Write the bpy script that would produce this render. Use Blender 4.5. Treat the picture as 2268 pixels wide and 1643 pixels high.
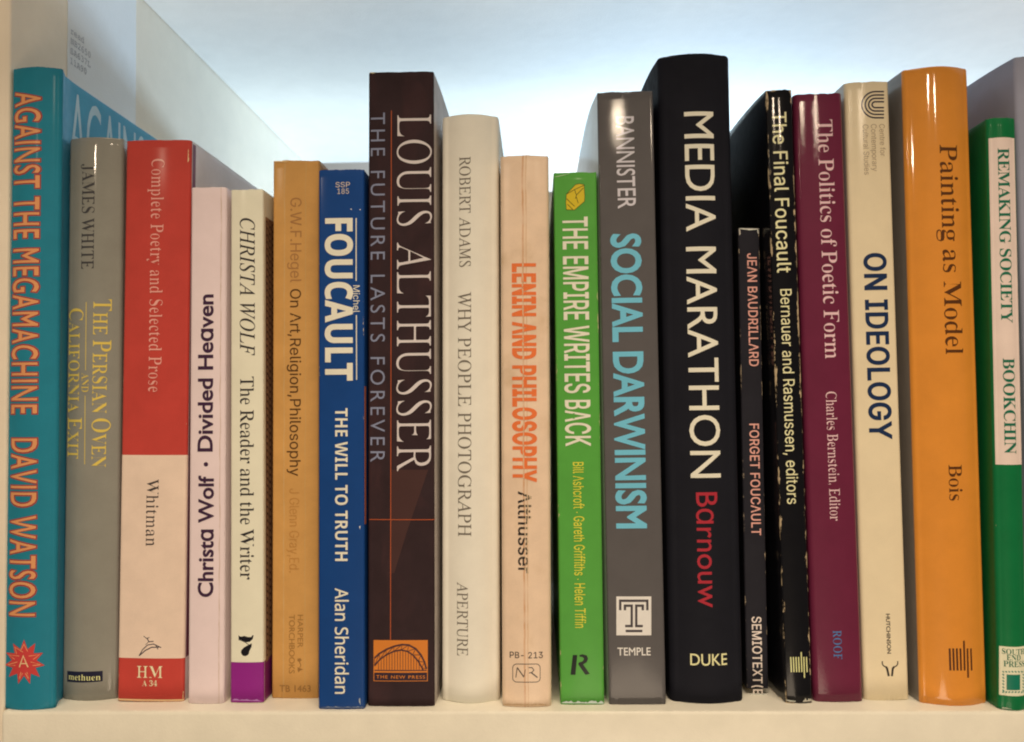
import bpy, bmesh, math, random
import numpy as np
from mathutils import Matrix, Vector
from mathutils.geometry import delaunay_2d_cdt

random.seed(7)
rng = np.random.default_rng(11)
sc = bpy.context.scene
for o in list(bpy.data.objects):
    bpy.data.objects.remove(o)

# ------------------------------------------------------------------ camera
CAM = [0.0, -0.3, 0.11422]
ROT = [[0.99948, 0.01249, 0.02986], [0.03025, -0.03247, -0.99901], [-0.01151, 0.99939, -0.03283]]          # rows: world X, Y, Z of the camera axes
cd = bpy.data.cameras.new('camera')
cam = bpy.data.objects.new('camera', cd)
sc.collection.objects.link(cam)
m4 = Matrix([[ROT[0][0], ROT[0][1], ROT[0][2], CAM[0]],
             [ROT[1][0], ROT[1][1], ROT[1][2], CAM[1]],
             [ROT[2][0], ROT[2][1], ROT[2][2], CAM[2]],
             [0, 0, 0, 1]])
cam.matrix_world = m4
cd.sensor_width = 36
cd.lens = 36 * 1800 / 2267
cd.clip_start = .01
cd.clip_end = 50
cd.dof.use_dof = True
cd.dof.focus_distance = .315
cd.dof.aperture_fstop = 16
sc.camera = cam

# ------------------------------------------------------------------ world and lamps
w = bpy.data.worlds.new('World')
sc.world = w
w.use_nodes = True
bg = w.node_tree.nodes['Background']
bg.inputs[0].default_value = (1, .80, .58, 1)
bg.inputs[1].default_value = .10


def lamp(name, loc, target, size, power, col, shape='DISK', sy=None, spread=None):
    l = bpy.data.lights.new(name, 'AREA')
    l.shape = shape
    l.size = size
    if sy: l.size_y = sy
    if spread: l.spread = math.radians(spread)
    l.energy = power
    l.color = col
    o = bpy.data.objects.new(name, l)
    o.location = loc
    o.rotation_euler = (Vector(target) - Vector(loc)).to_track_quat('-Z', 'Y').to_euler()
    sc.collection.objects.link(o)
    return o


WARM = (1, .80, .585)
lamp('ceiling_lamp', (.27, -3.0, 1.25), (0, 0, .1), .10, 5.5, WARM)
lamp('ceiling_lamp', (-1.45, -3.0, 1.10), (0, 0, .1), .10, 5.5, WARM)
lamp('ceiling_lamp', (.95, -3.0, 1.24), (0, 0, .1), .10, 5.5, WARM)
lamp('overhead_lamp', (.10, -.75, 1.60), (0, 0, .05), 1.1, 20, WARM, 'RECTANGLE', .55)
lamp('low_fill_lamp', (.10, -.75, -.48), (0, 0, .02), .50, 3.6, WARM)  # unseen lamp added low in front to brighten the lower spines
# daylight entering through the open back of the bookcase
lamp('daylight_and_wall_fill', (.75, 4.0, -.80), (.04, .2, .30), 1.6, 355.0, (.57, .785, 1.0), 'RECTANGLE', .6)
lamp('daylight_and_wall_fill', (1.5, 4.2, 1.8), (.1, 5.5, 1.8), .5, 95.0, (.80, .92, 1.0))  # extra lamp added to whiten the far wall glimpsed above the books

sc.view_settings.view_transform = 'Standard'
sc.view_settings.look = 'None'
sc.view_settings.exposure = 0
sc.view_settings.gamma = 1
sc.cycles.use_denoising = True
sc.cycles.filter_width = 2.0
sc.cycles.max_bounces = 8

# ------------------------------------------------------------------ materials


def new_mat(name):
    m = bpy.data.materials.new(name)
    m.use_nodes = True
    nt = m.node_tree
    b = nt.nodes['Principled BSDF']
    return m, nt, b


def node(nt, t, **kw):
    n = nt.nodes.new(t)
    for k, v in kw.items():
        setattr(n, k, v)
    return n


def math_n(nt, op, a, b=None, clamp=False):
    n = node(nt, 'ShaderNodeMath', operation=op, use_clamp=clamp)
    for i, v in enumerate((a, b)):
        if v is None: continue
        if isinstance(v, (int, float)): n.inputs[i].default_value = v
        else: nt.links.new(v, n.inputs[i])
    return n.outputs[0]


def noise(nt, vec, scale, detail=3, rough=.5, dist=0):
    n = node(nt, 'ShaderNodeTexNoise')
    n.inputs['Scale'].default_value = scale
    n.inputs['Detail'].default_value = detail
    n.inputs['Roughness'].default_value = rough
    n.inputs['Distortion'].default_value = dist
    nt.links.new(vec, n.inputs['Vector'])
    return n.outputs['Fac']


def mapr(nt, v, a, b, c=0., d=1., smooth=False):
    n = node(nt, 'ShaderNodeMapRange', clamp=True)
    if smooth: n.interpolation_type = 'SMOOTHSTEP'
    nt.links.new(v, n.inputs[0])
    for i, x in zip((1, 2, 3, 4), (a, b, c, d)):
        n.inputs[i].default_value = x
    return n.outputs[0]


def mix(nt, f, a, b):
    n = node(nt, 'ShaderNodeMix', data_type='RGBA')
    for s, v in ((n.inputs[0], f), (n.inputs[6], a), (n.inputs[7], b)):
        if isinstance(v, (int, float)): s.default_value = v
        elif isinstance(v, tuple): s.default_value = v + (1,) if len(v) == 3 else v
        else: nt.links.new(v, s)
    return n.outputs[2]


def scale_vec(nt, vec, s):
    n = node(nt, 'ShaderNodeMapping')
    n.inputs['Scale'].default_value = s
    nt.links.new(vec, n.inputs['Vector'])
    return n.outputs[0]


def grain_value(nt, vec, amt):
    """multiply factor around 1: broad blotches and paper grain"""
    a = mapr(nt, noise(nt, vec, .7, 5, .62), .25, .75, 1 - amt * 1.6, 1 + amt * 1.6)
    b = mapr(nt, noise(nt, vec, 22, 2, .7), .2, .8, 1 - amt * .8, 1 + amt * .8)
    return math_n(nt, 'MULTIPLY', a, b)


def film_bump(nt, uv, film, sparkle):
    h = math_n(nt, 'MULTIPLY', noise(nt, scale_vec(nt, uv, (1, .35, 1)), 1.3, 2), film * .15)
    if sparkle:
        h = math_n(nt, 'ADD', h, math_n(nt, 'MULTIPLY', noise(nt, uv, 12, 3, .7), sparkle * .14))
    bp = node(nt, 'ShaderNodeBump')
    bp.inputs['Strength'].default_value = 1
    bp.inputs['Distance'].default_value = .0003
    nt.links.new(h, bp.inputs['Height'])
    return bp.outputs[0]


def cover_mat(name, col, rough=.45, coat=0., coat_r=.12, spec=.12, amt=.05, wear=0., wear_thr=0.45,
              wcol=(.72, .62, .42), film=.0, sparkle=0., crease=None, mottle=None, scuff=0., stain=None):
    m, nt, b = new_mat(name)
    uv = node(nt, 'ShaderNodeUVMap', uv_map='UVMap').outputs[0]      # centimetres along the cover
    ed = node(nt, 'ShaderNodeUVMap', uv_map='Edge').outputs[0]       # centimetres from corner / from end
    g = grain_value(nt, uv, amt)
    c = col
    if mottle:
        f = mapr(nt, noise(nt, scale_vec(nt, uv, (1, .45, 1)), .8, 5, .6, .6), .45, .72, 0, 1, True)
        c = mix(nt, f, c, mottle)
    if stain:
        f = mapr(nt, noise(nt, scale_vec(nt, uv, (1.1, .8, 1)), .7, 4, .55, .2), .52, .80, 0, .55, True)
        c = mix(nt, f, c, stain)
    if crease:
        sep = node(nt, 'ShaderNodeSeparateXYZ'); nt.links.new(uv, sep.inputs[0])
        wob = mapr(nt, noise(nt, scale_vec(nt, uv, (0, 1, 1)), .8, 4), 0, 1, -.05, .05)
        for cs, wd, cc in crease:
            d = math_n(nt, 'ABSOLUTE', math_n(nt, 'ADD', math_n(nt, 'SUBTRACT', sep.outputs[0], cs), wob))
            f = mapr(nt, d, wd * .3, wd, .8, 0)
            f = math_n(nt, 'MULTIPLY', f, mapr(nt, noise(nt, scale_vec(nt, uv, (0, 1, 1)), 1.3, 3), .35, .6, .35, 1))
            c = mix(nt, f, c, cc)
    mul = node(nt, 'ShaderNodeMix', data_type='RGBA', blend_type='MULTIPLY')
    mul.inputs[0].default_value = 1
    if isinstance(c, tuple): mul.inputs[6].default_value = c + (1,)
    else: nt.links.new(c, mul.inputs[6])
    cmb = node(nt, 'ShaderNodeCombineColor')
    for i in range(3): nt.links.new(g, cmb.inputs[i])
    nt.links.new(cmb.outputs[0], mul.inputs[7])
    c = mul.outputs[2]
    rsock = None
    if wear > 0:
        es = node(nt, 'ShaderNodeSeparateXYZ'); nt.links.new(ed, es.inputs[0])
        n1 = noise(nt, scale_vec(nt, uv, (4, .9, 1)), 2.6, 6, .72)
        n2 = noise(nt, scale_vec(nt, uv, (1.5, 6, 1)), 1.6, 6, .72)
        va = math_n(nt, 'SUBTRACT', math_n(nt, 'SUBTRACT', n1, wear_thr), math_n(nt, 'MULTIPLY', es.outputs[0], .16 / wear))
        vb = math_n(nt, 'SUBTRACT', math_n(nt, 'SUBTRACT', n2, wear_thr - .02), math_n(nt, 'MULTIPLY', es.outputs[1], .16 / wear))
        lowf = mapr(nt, noise(nt, scale_vec(nt, uv, (.6, .5, 1)), 1.1, 3, .6), .36, .62, -.16, .05)
        f = mapr(nt, math_n(nt, 'ADD', math_n(nt, 'MAXIMUM', va, vb), lowf), 0, .03)
        c = mix(nt, f, c, wcol)
        rsock = f
    if scuff > 0:
        f = mapr(nt, noise(nt, scale_vec(nt, uv, (1, .6, 1)), 5, 6, .8), .70, .76, 0, scuff)
        c = mix(nt, f, c, wcol)
    nt.links.new(c, b.inputs['Base Color'])
    r = mapr(nt, noise(nt, uv, 3, 4), .3, .7, rough * .88, rough * 1.12)
    nt.links.new(r, b.inputs['Roughness'])
    b.inputs['Specular IOR Level'].default_value = spec
    b.inputs['Coat Weight'].default_value = coat
    b.inputs['Coat Roughness'].default_value = coat_r
    # paper grain under the varnish; the varnish itself only waves a little
    h = math_n(nt, 'MULTIPLY', noise(nt, uv, 30, 2, .6), .10)
    bp = node(nt, 'ShaderNodeBump')
    bp.inputs['Strength'].default_value = .5
    bp.inputs['Distance'].default_value = .0003
    nt.links.new(h, bp.inputs['Height'])
    nt.links.new(bp.outputs[0], b.inputs['Normal'])
    nt.links.new(film_bump(nt, uv, film, sparkle), b.inputs['Coat Normal'])
    return m


INK = {}


def ink_mat(col, rough=.42, coat=0., coat_r=.12, film=0., sparkle=0., crack=0, paper=(.75, .6, .4)):
    key = (tuple(col), rough, coat, coat_r, film, sparkle, crack)
    if key in INK: return INK[key]
    m, nt, b = new_mat('ink')
    uv = node(nt, 'ShaderNodeUVMap', uv_map='UVMap').outputs[0]
    c = tuple(col)
    g = grain_value(nt, uv, .04)
    mul = node(nt, 'ShaderNodeMix', data_type='RGBA', blend_type='MULTIPLY')
    mul.inputs[0].default_value = 1
    mul.inputs[6].default_value = c + (1,)
    cmb = node(nt, 'ShaderNodeCombineColor')
    for i in range(3): nt.links.new(g, cmb.inputs[i])
    nt.links.new(cmb.outputs[0], mul.inputs[7])
    c = mul.outputs[2]
    if crack:
        sep = node(nt, 'ShaderNodeSeparateXYZ'); nt.links.new(uv, sep.inputs[0])
        wob = mapr(nt, noise(nt, scale_vec(nt, uv, (0, 1, 1)), .8, 4), 0, 1, -.05, .05)
        lines = (-.08,) if crack == 1 else (.06, .16, -.03)
        for s0 in lines:
            d = math_n(nt, 'ABSOLUTE', math_n(nt, 'ADD', math_n(nt, 'SUBTRACT', sep.outputs[0], s0), wob))
            d = math_n(nt, 'ADD', d, mapr(nt, noise(nt, scale_vec(nt, uv, (5, 2, 1)), 3, 4, .7), .3, .7, -.02, .03))
            c = mix(nt, mapr(nt, d, .018, .032, .92, 0), c, paper)
        f = mapr(nt, noise(nt, scale_vec(nt, uv, (1, 3, 1)), 7, 4, .85), .60 if crack == 1 else .57, .68, 0, .85)
        c = mix(nt, f, c, paper)
    nt.links.new(c, b.inputs['Base Color'])
    b.inputs['Roughness'].default_value = rough
    b.inputs['Coat Weight'].default_value = coat
    b.inputs['Coat Roughness'].default_value = coat_r
    b.inputs['Specular IOR Level'].default_value = .16
    if coat: nt.links.new(film_bump(nt, uv, film, sparkle), b.inputs['Coat Normal'])
    INK[key] = m
    return m


def board_mat(name, col, rough=.32, amt=.035, spec=.4):
    m, nt, b = new_mat(name)
    tc = node(nt, 'ShaderNodeTexCoord').outputs['Object']
    v = scale_vec(nt, tc, (100, 100, 100))
    g = grain_value(nt, v, amt)
    mul = node(nt, 'ShaderNodeMix', data_type='RGBA', blend_type='MULTIPLY')
    mul.inputs[0].default_value = 1
    mul.inputs[6].default_value = col + (1,)
    cmb = node(nt, 'ShaderNodeCombineColor')
    for i in range(3): nt.links.new(g, cmb.inputs[i])
    nt.links.new(cmb.outputs[0], mul.inputs[7])
    nt.links.new(mul.outputs[2], b.inputs['Base Color'])
    b.inputs['Roughness'].default_value = rough
    b.inputs['Specular IOR Level'].default_value = spec
    bp = node(nt, 'ShaderNodeBump')
    bp.inputs['Strength'].default_value = .25
    bp.inputs['Distance'].default_value = .0003
    h = math_n(nt, 'ADD', noise(nt, v, 9, 3), math_n(nt, 'MULTIPLY', noise(nt, v, 1, 2), 1.5))
    nt.links.new(h, bp.inputs['Height'])
    nt.links.new(bp.outputs[0], b.inputs['Normal'])
    return m


def page_mat():
    m, nt, b = new_mat('page_paper')
    tc = node(nt, 'ShaderNodeTexCoord').outputs['Object']
    v = scale_vec(nt, tc, (4000, 30, 30))
    f = noise(nt, v, 1, 3, .6)
    c = mix(nt, mapr(nt, f, .3, .7), (.45, .36, .22), (.70, .60, .42))
    nt.links.new(c, b.inputs['Base Color'])
    b.inputs['Roughness'].default_value = .8
    return m


# ------------------------------------------------------------------ mesh helpers


def link_mesh(name, verts, faces, mat, parent=None, uv=None, edge=None, smooth=True):
    me = bpy.data.meshes.new(name)
    me.from_pydata([tuple(v) for v in verts], [], faces)
    for tag, data in (('UVMap', uv), ('Edge', edge)):
        if data is None: continue
        lay = me.uv_layers.new(name=tag)
        for lp in me.loops:
            lay.data[lp.index].uv = data[lp.vertex_index]
    if smooth:
        me.polygons.foreach_set('use_smooth', [True] * len(me.polygons))
        me.set_sharp_from_angle(angle=math.radians(40))
    me.materials.append(mat)
    ob = bpy.data.objects.new(name, me)
    sc.collection.objects.link(ob)
    if parent: ob.parent = parent
    return ob


def box_part(name, lo, hi, mat, parent=None, bevel=.0012):
    bm = bmesh.new()
    bmesh.ops.create_cube(bm, size=1)
    for v in bm.verts:
        v.co = Vector([lo[i] + (v.co[i] + .5) * (hi[i] - lo[i]) for i in range(3)])
    if bevel:
        bmesh.ops.bevel(bm, geom=list(bm.edges), offset=bevel, segments=3, affect='EDGES', profile=.5)
    me = bpy.data.meshes.new(name)
    bm.to_mesh(me); bm.free()
    me.polygons.foreach_set('use_smooth', [True] * len(me.polygons))
    me.set_sharp_from_angle(angle=math.radians(35))
    me.materials.append(mat)
    ob = bpy.data.objects.new(name, me)
    sc.collection.objects.link(ob)
    if parent: ob.parent = parent
    return ob


def thing(name, label, cat, loc=(0, 0, 0), rot=(0, 0, 0), group=None):
    o = bpy.data.objects.new(name, None)
    o.empty_display_size = .02
    sc.collection.objects.link(o)
    o.location = loc
    o.rotation_euler = rot
    o['label'] = label
    o['category'] = cat
    if group: o['group'] = group
    return o


# ------------------------------------------------------------------ lettering
# sans capitals and small letters: (character code, advance, outlines as x, y, x, y ...), cap height 700
SANS_OUTLINES = [
 (40, 376, [[123, 284, 124, 336, 130, 390, 138, 445, 150, 501, 164, 555, 181, 607, 200, 656, 221, 701, 243, 742, 325, 742, 302, 692, 281, 642, 263, 589, 246, 536, 233, 483, 222, 431, 214, 380, 210, 331, 208, 284, 210, 242, 214, 200, 221, 158, 230, 114, 243, 69, 259, 22, 278, -26, 300, -78, 325, -132, 243, -132, 207, -64, 177, 5, 153, 75, 136, 145, 126, 215]]),
 (41, 376, [[51, -132, 77, -77, 99, -25, 118, 25, 134, 72, 146, 117, 156, 160, 162, 202, 166, 243, 168, 284, 166, 331, 161, 380, 154, 431, 143, 483, 130, 536, 113, 589, 95, 642, 74, 692, 51, 742, 133, 742, 155, 701, 176, 656, 195, 607, 212, 555, 226, 501, 238, 445, 246, 390, 251, 336, 253, 284, 250, 214, 239, 144, 222, 73, 199, 3, 169, -65, 133, -132]]),
 (44, 258, [[52, -164, 93, 98, 188, 98, 116, -164]]),
 (45, 623, [[464, 336, 464, 258, 157, 258, 157, 336]]),
 (46, 258, [[131, -6, 115, -4, 100, 2, 87, 12, 76, 25, 70, 40, 68, 56, 70, 73, 76, 88, 87, 101, 100, 111, 115, 117, 131, 119, 148, 117, 163, 111, 176, 101, 186, 88, 192, 73, 194, 56, 192, 40, 186, 25, 176, 12, 163, 2, 148, -4]]),
 (49, 623, [[105, 0, 105, 75, 538, 75, 538, 0], [380, 700, 380, 0, 292, 0, 292, 617, 288, 617, 118, 492, 118, 587, 273, 700]]),
 (50, 623, [[88, 0, 88, 65, 322, 315, 347, 342, 369, 366, 388, 389, 404, 409, 417, 430, 428, 449, 435, 469, 439, 490, 441, 511, 439, 535, 433, 557, 423, 576, 410, 593, 394, 607, 376, 618, 355, 626, 332, 631, 308, 632, 282, 630, 258, 625, 237, 616, 219, 603, 203, 587, 191, 569, 182, 548, 177, 524, 175, 498, 90, 498, 93, 538, 103, 575, 119, 609, 140, 638, 166, 663, 197, 683, 232, 698, 269, 706, 310, 709, 350, 706, 387, 698, 421, 683, 451, 664, 476, 640, 497, 613, 512, 582, 521, 548, 524, 513, 523, 487, 518, 462, 510, 437, 499, 412, 483, 385, 462, 356, 436, 324, 405, 288, 367, 247, 210, 83, 210, 78, 536, 78, 536, 0]]),
 (51, 623, [[300, -9, 258, -7, 219, 1, 183, 13, 149, 31, 121, 53, 97, 79, 78, 109, 66, 143, 60, 181, 150, 181, 154, 158, 162, 138, 174, 120, 189, 104, 207, 92, 227, 82, 250, 74, 275, 70, 301, 69, 329, 70, 354, 75, 378, 84, 400, 95, 418, 110, 433, 128, 444, 149, 451, 172, 453, 199, 451, 224, 445, 248, 435, 270, 420, 290, 401, 307, 378, 321, 349, 332, 316, 338, 277, 341, 216, 341, 216, 412, 396, 617, 396, 622, 96, 622, 96, 700, 513, 700, 513, 634, 291, 383, 291, 397, 340, 399, 385, 393, 424, 380, 459, 360, 487, 335, 510, 306, 527, 273, 537, 237, 541, 199, 537, 160, 527, 124, 510, 91, 487, 62, 458, 37, 425, 17, 387, 2, 345, -6]]),
 (52, 623, [[54, 145, 54, 218, 340, 700, 428, 700, 149, 228, 149, 224, 568, 224, 568, 145], [388, 0, 388, 167, 388, 201, 388, 437, 472, 437, 472, 0]]),
 (53, 623, [[304, -9, 264, -7, 227, 2, 193, 15, 162, 34, 136, 56, 114, 83, 97, 112, 87, 145, 82, 179, 168, 179, 172, 159, 179, 140, 190, 122, 204, 107, 220, 94, 238, 83, 259, 75, 281, 70, 304, 69, 332, 71, 357, 77, 380, 89, 401, 104, 418, 122, 432, 144, 443, 168, 449, 194, 451, 223, 449, 252, 442, 279, 432, 304, 417, 326, 399, 345, 378, 361, 354, 372, 328, 379, 300, 381, 276, 380, 253, 376, 230, 369, 209, 361, 191, 350, 176, 338, 93, 348, 132, 700, 504, 700, 504, 622, 207, 622, 184, 415, 187, 415, 204, 427, 223, 438, 244, 447, 267, 454, 291, 458, 316, 459, 347, 457, 376, 451, 404, 442, 430, 428, 454, 412, 475, 393, 493, 370, 509, 345, 521, 318, 531, 289, 536, 258, 538, 225, 535, 181, 524, 141, 508, 104, 485, 71, 457, 44, 425, 21, 388, 4, 348, -6]]),
 (54, 623, [[311, -9, 270, -6, 231, 4, 196, 20, 164, 42, 138, 70, 116, 102, 100, 139, 91, 179, 87, 223, 90, 257, 97, 292, 110, 329, 128, 369, 155, 416, 189, 468, 347, 700, 443, 700, 208, 359, 200, 359, 207, 372, 216, 384, 227, 396, 240, 406, 254, 415, 269, 422, 286, 428, 304, 431, 323, 432, 364, 429, 401, 420, 435, 405, 464, 385, 489, 360, 509, 330, 523, 296, 532, 258, 535, 216, 532, 174, 522, 135, 506, 100, 484, 68, 458, 42, 427, 20, 391, 4, 353, -6], [311, 67, 338, 69, 362, 75, 383, 86, 403, 101, 419, 119, 432, 140, 442, 163, 449, 189, 451, 216, 449, 244, 442, 270, 432, 294, 419, 314, 403, 332, 383, 346, 362, 357, 338, 363, 311, 365, 285, 363, 261, 357, 239, 346, 220, 332, 203, 315, 190, 294, 180, 271, 174, 246, 172, 218, 174, 190, 180, 164, 190, 140, 203, 119, 220, 101, 239, 86, 261, 75, 285, 69]]),
 (56, 623, [[311, -9, 266, -7, 224, 2, 187, 16, 153, 35, 125, 58, 102, 85, 85, 116, 75, 150, 71, 186, 73, 215, 79, 243, 89, 268, 103, 292, 120, 313, 139, 332, 161, 347, 185, 357, 210, 364, 210, 367, 178, 379, 150, 398, 128, 424, 110, 454, 100, 487, 97, 523, 100, 558, 109, 590, 124, 619, 145, 645, 171, 667, 201, 685, 234, 699, 271, 707, 311, 709, 351, 707, 388, 699, 421, 685, 451, 667, 476, 645, 497, 619, 513, 590, 522, 558, 525, 523, 522, 487, 512, 454, 494, 424, 472, 398, 445, 379, 413, 367, 413, 364, 438, 357, 462, 347, 483, 332, 503, 313, 519, 292, 533, 268, 543, 243, 549, 215, 552, 186, 548, 150, 538, 116, 521, 85, 498, 58, 469, 35, 436, 16, 398, 2, 357, -7], [311, 68, 341, 69, 368, 74, 392, 83, 413, 94, 430, 109, 444, 126, 455, 145, 461, 167, 463, 191, 461, 216, 454, 239, 443, 260, 429, 278, 411, 294, 389, 307, 365, 316, 339, 322, 311, 324, 283, 322, 257, 316, 233, 307, 211, 294, 193, 278, 179, 260, 168, 239, 161, 216, 159, 191, 161, 167, 167, 145, 177, 126, 191, 109, 209, 94, 230, 83, 254, 74, 282, 69], [311, 398, 335, 400, 357, 405, 377, 413, 395, 424, 410, 438, 423, 455, 432, 474, 437, 494, 439, 517, 437, 539, 432, 560, 423, 578, 411, 594, 396, 608, 378, 618, 358, 626, 336, 631, 311, 633, 287, 631, 264, 626, 244, 618, 226, 608, 211, 594, 199, 578, 190, 560, 185, 539, 183, 517, 185, 494, 190, 474, 199, 455, 211, 438, 226, 424, 245, 413, 265, 405, 287, 400]]),
 (65, 660, [[23, 0, 277, 700, 380, 700, 637, 0, 544, 0, 395, 416, 386, 444, 375, 476, 363, 512, 350, 554, 336, 602, 319, 658, 337, 658, 321, 602, 306, 553, 293, 510, 281, 474, 271, 443, 262, 416, 117, 0], [151, 195, 151, 273, 509, 273, 509, 195]]),
 (66, 628, [[83, 0, 83, 700, 332, 700, 377, 697, 418, 689, 452, 675, 482, 657, 506, 634, 524, 608, 537, 579, 545, 548, 548, 514, 546, 486, 541, 462, 532, 440, 520, 422, 506, 407, 490, 393, 472, 383, 453, 374, 433, 367, 433, 361, 456, 357, 478, 350, 500, 338, 520, 322, 538, 303, 554, 280, 566, 253, 573, 222, 575, 187, 572, 153, 564, 121, 551, 92, 531, 65, 506, 43, 474, 25, 436, 11, 391, 3, 339, 0], [171, 78, 337, 78, 386, 82, 425, 92, 454, 110, 473, 132, 485, 158, 489, 188, 487, 211, 481, 233, 471, 253, 458, 271, 441, 287, 420, 300, 397, 310, 371, 316, 342, 318, 171, 318], [171, 393, 327, 393, 352, 394, 375, 399, 397, 408, 415, 419, 431, 433, 445, 449, 454, 468, 460, 489, 462, 512, 459, 541, 448, 567, 430, 590, 405, 608, 371, 618, 330, 622, 171, 622]]),
 (67, 702, [[368, -9, 310, -5, 256, 10, 207, 34, 163, 68, 126, 109, 96, 159, 73, 216, 60, 279, 55, 350, 60, 420, 73, 484, 96, 541, 126, 591, 163, 632, 207, 665, 256, 690, 310, 705, 368, 709, 403, 708, 436, 703, 468, 694, 499, 682, 527, 667, 553, 648, 577, 627, 598, 603, 616, 576, 631, 546, 643, 514, 651, 479, 562, 479, 555, 502, 547, 524, 536, 543, 523, 560, 508, 576, 492, 589, 474, 601, 454, 610, 434, 618, 412, 623, 390, 626, 368, 627, 326, 624, 288, 613, 253, 595, 221, 570, 194, 538, 172, 501, 156, 456, 146, 406, 142, 350, 146, 293, 156, 243, 172, 199, 194, 161, 221, 130, 253, 105, 288, 87, 327, 76, 368, 73, 390, 74, 412, 77, 434, 82, 454, 90, 474, 99, 492, 111, 508, 124, 523, 140, 536, 157, 547, 177, 555, 198, 562, 221, 651, 221, 643, 186, 632, 154, 617, 125, 598, 98, 577, 74, 554, 52, 527, 34, 499, 18, 469, 6, 436, -2, 403, -8]]),
 (68, 691, [[301, 0, 132, 0, 132, 78, 296, 78, 349, 82, 397, 93, 437, 111, 472, 136, 500, 167, 521, 205, 537, 249, 546, 297, 549, 351, 546, 405, 537, 453, 522, 496, 500, 533, 473, 564, 440, 589, 400, 607, 355, 618, 304, 622, 128, 622, 128, 700, 310, 700, 375, 695, 433, 681, 485, 658, 530, 626, 567, 586, 596, 538, 618, 483, 631, 420, 635, 351, 631, 282, 618, 219, 596, 163, 566, 115, 528, 75, 482, 42, 429, 19, 369, 5], [171, 700, 171, 0, 83, 0, 83, 700]]),
 (69, 576, [[83, 0, 83, 700, 513, 700, 513, 622, 171, 622, 171, 393, 489, 393, 489, 315, 171, 315, 171, 78, 516, 78, 516, 0]]),
 (70, 564, [[83, 0, 83, 700, 508, 700, 508, 622, 171, 622, 171, 383, 476, 383, 476, 304, 171, 304, 171, 0]]),
 (71, 716, [[370, -9, 310, -5, 255, 10, 206, 35, 162, 68, 125, 109, 95, 159, 73, 216, 60, 280, 55, 350, 60, 420, 73, 484, 95, 541, 125, 591, 162, 632, 205, 665, 254, 690, 307, 705, 365, 709, 401, 708, 435, 702, 468, 693, 500, 680, 528, 665, 555, 646, 579, 624, 600, 600, 618, 573, 633, 544, 645, 513, 653, 480, 561, 480, 553, 502, 544, 522, 533, 541, 520, 558, 506, 574, 490, 587, 473, 599, 454, 609, 434, 617, 412, 623, 389, 626, 365, 627, 325, 624, 287, 613, 252, 595, 221, 570, 194, 539, 172, 501, 156, 456, 146, 406, 142, 350, 146, 293, 156, 243, 172, 199, 194, 161, 222, 130, 253, 105, 289, 87, 328, 76, 370, 73, 408, 76, 442, 84, 474, 98, 502, 117, 526, 141, 545, 170, 559, 202, 568, 239, 571, 279, 598, 274, 389, 274, 389, 352, 658, 352, 658, 275, 654, 220, 641, 170, 620, 125, 592, 86, 558, 53, 518, 26, 473, 6, 423, -5]]),
 (72, 711, [[83, 0, 83, 700, 171, 700, 171, 397, 540, 397, 540, 700, 629, 700, 629, 0, 540, 0, 540, 319, 171, 319, 171, 0]]),
 (73, 413, [[43, 0, 43, 78, 163, 78, 163, 622, 43, 622, 43, 700, 371, 700, 371, 622, 251, 622, 251, 78, 371, 78, 371, 0]]),
 (74, 545, [[255, -9, 197, -3, 146, 15, 104, 45, 71, 87, 52, 138, 46, 200, 46, 238, 134, 238, 134, 200, 138, 161, 149, 128, 167, 102, 192, 84, 221, 72, 255, 69, 288, 72, 317, 84, 341, 102, 359, 128, 370, 161, 374, 200, 374, 700, 463, 700, 463, 200, 456, 138, 437, 87, 405, 45, 362, 15, 312, -3]]),
 (75, 642, [[144, 200, 144, 297, 160, 318, 176, 339, 191, 359, 207, 379, 224, 398, 240, 417, 257, 436, 274, 455, 291, 474, 500, 700, 617, 700, 318, 380, 313, 380], [83, 0, 83, 700, 171, 700, 171, 460, 171, 310, 171, 266, 171, 0], [512, 0, 258, 357, 314, 426, 617, 0]]),
 (76, 541, [[83, 0, 83, 700, 171, 700, 171, 78, 497, 78, 497, 0]]),
 (77, 864, [[83, 0, 83, 700, 209, 700, 381, 257, 386, 246, 390, 233, 395, 219, 401, 203, 406, 186, 412, 169, 417, 151, 423, 133, 428, 115, 434, 98, 438, 82, 443, 67, 423, 67, 427, 82, 432, 97, 437, 114, 443, 131, 448, 149, 454, 167, 460, 185, 465, 202, 471, 218, 476, 233, 481, 246, 485, 257, 655, 700, 781, 700, 781, 0, 694, 0, 694, 400, 694, 416, 694, 432, 694, 450, 694, 468, 695, 488, 695, 507, 696, 528, 696, 548, 696, 568, 697, 589, 697, 609, 698, 629, 706, 629, 699, 607, 692, 585, 685, 563, 677, 541, 670, 520, 663, 499, 656, 479, 650, 460, 643, 443, 637, 427, 632, 413, 627, 400, 470, 0, 394, 0, 234, 400, 230, 412, 225, 426, 219, 442, 213, 459, 206, 477, 199, 497, 192, 517, 185, 539, 178, 561, 170, 584, 162, 606, 154, 629, 163, 629, 164, 611, 165, 592, 165, 572, 166, 552, 166, 532, 166, 511, 167, 491, 167, 471, 167, 452, 168, 433, 168, 416, 168, 400, 168, 0]]),
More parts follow.
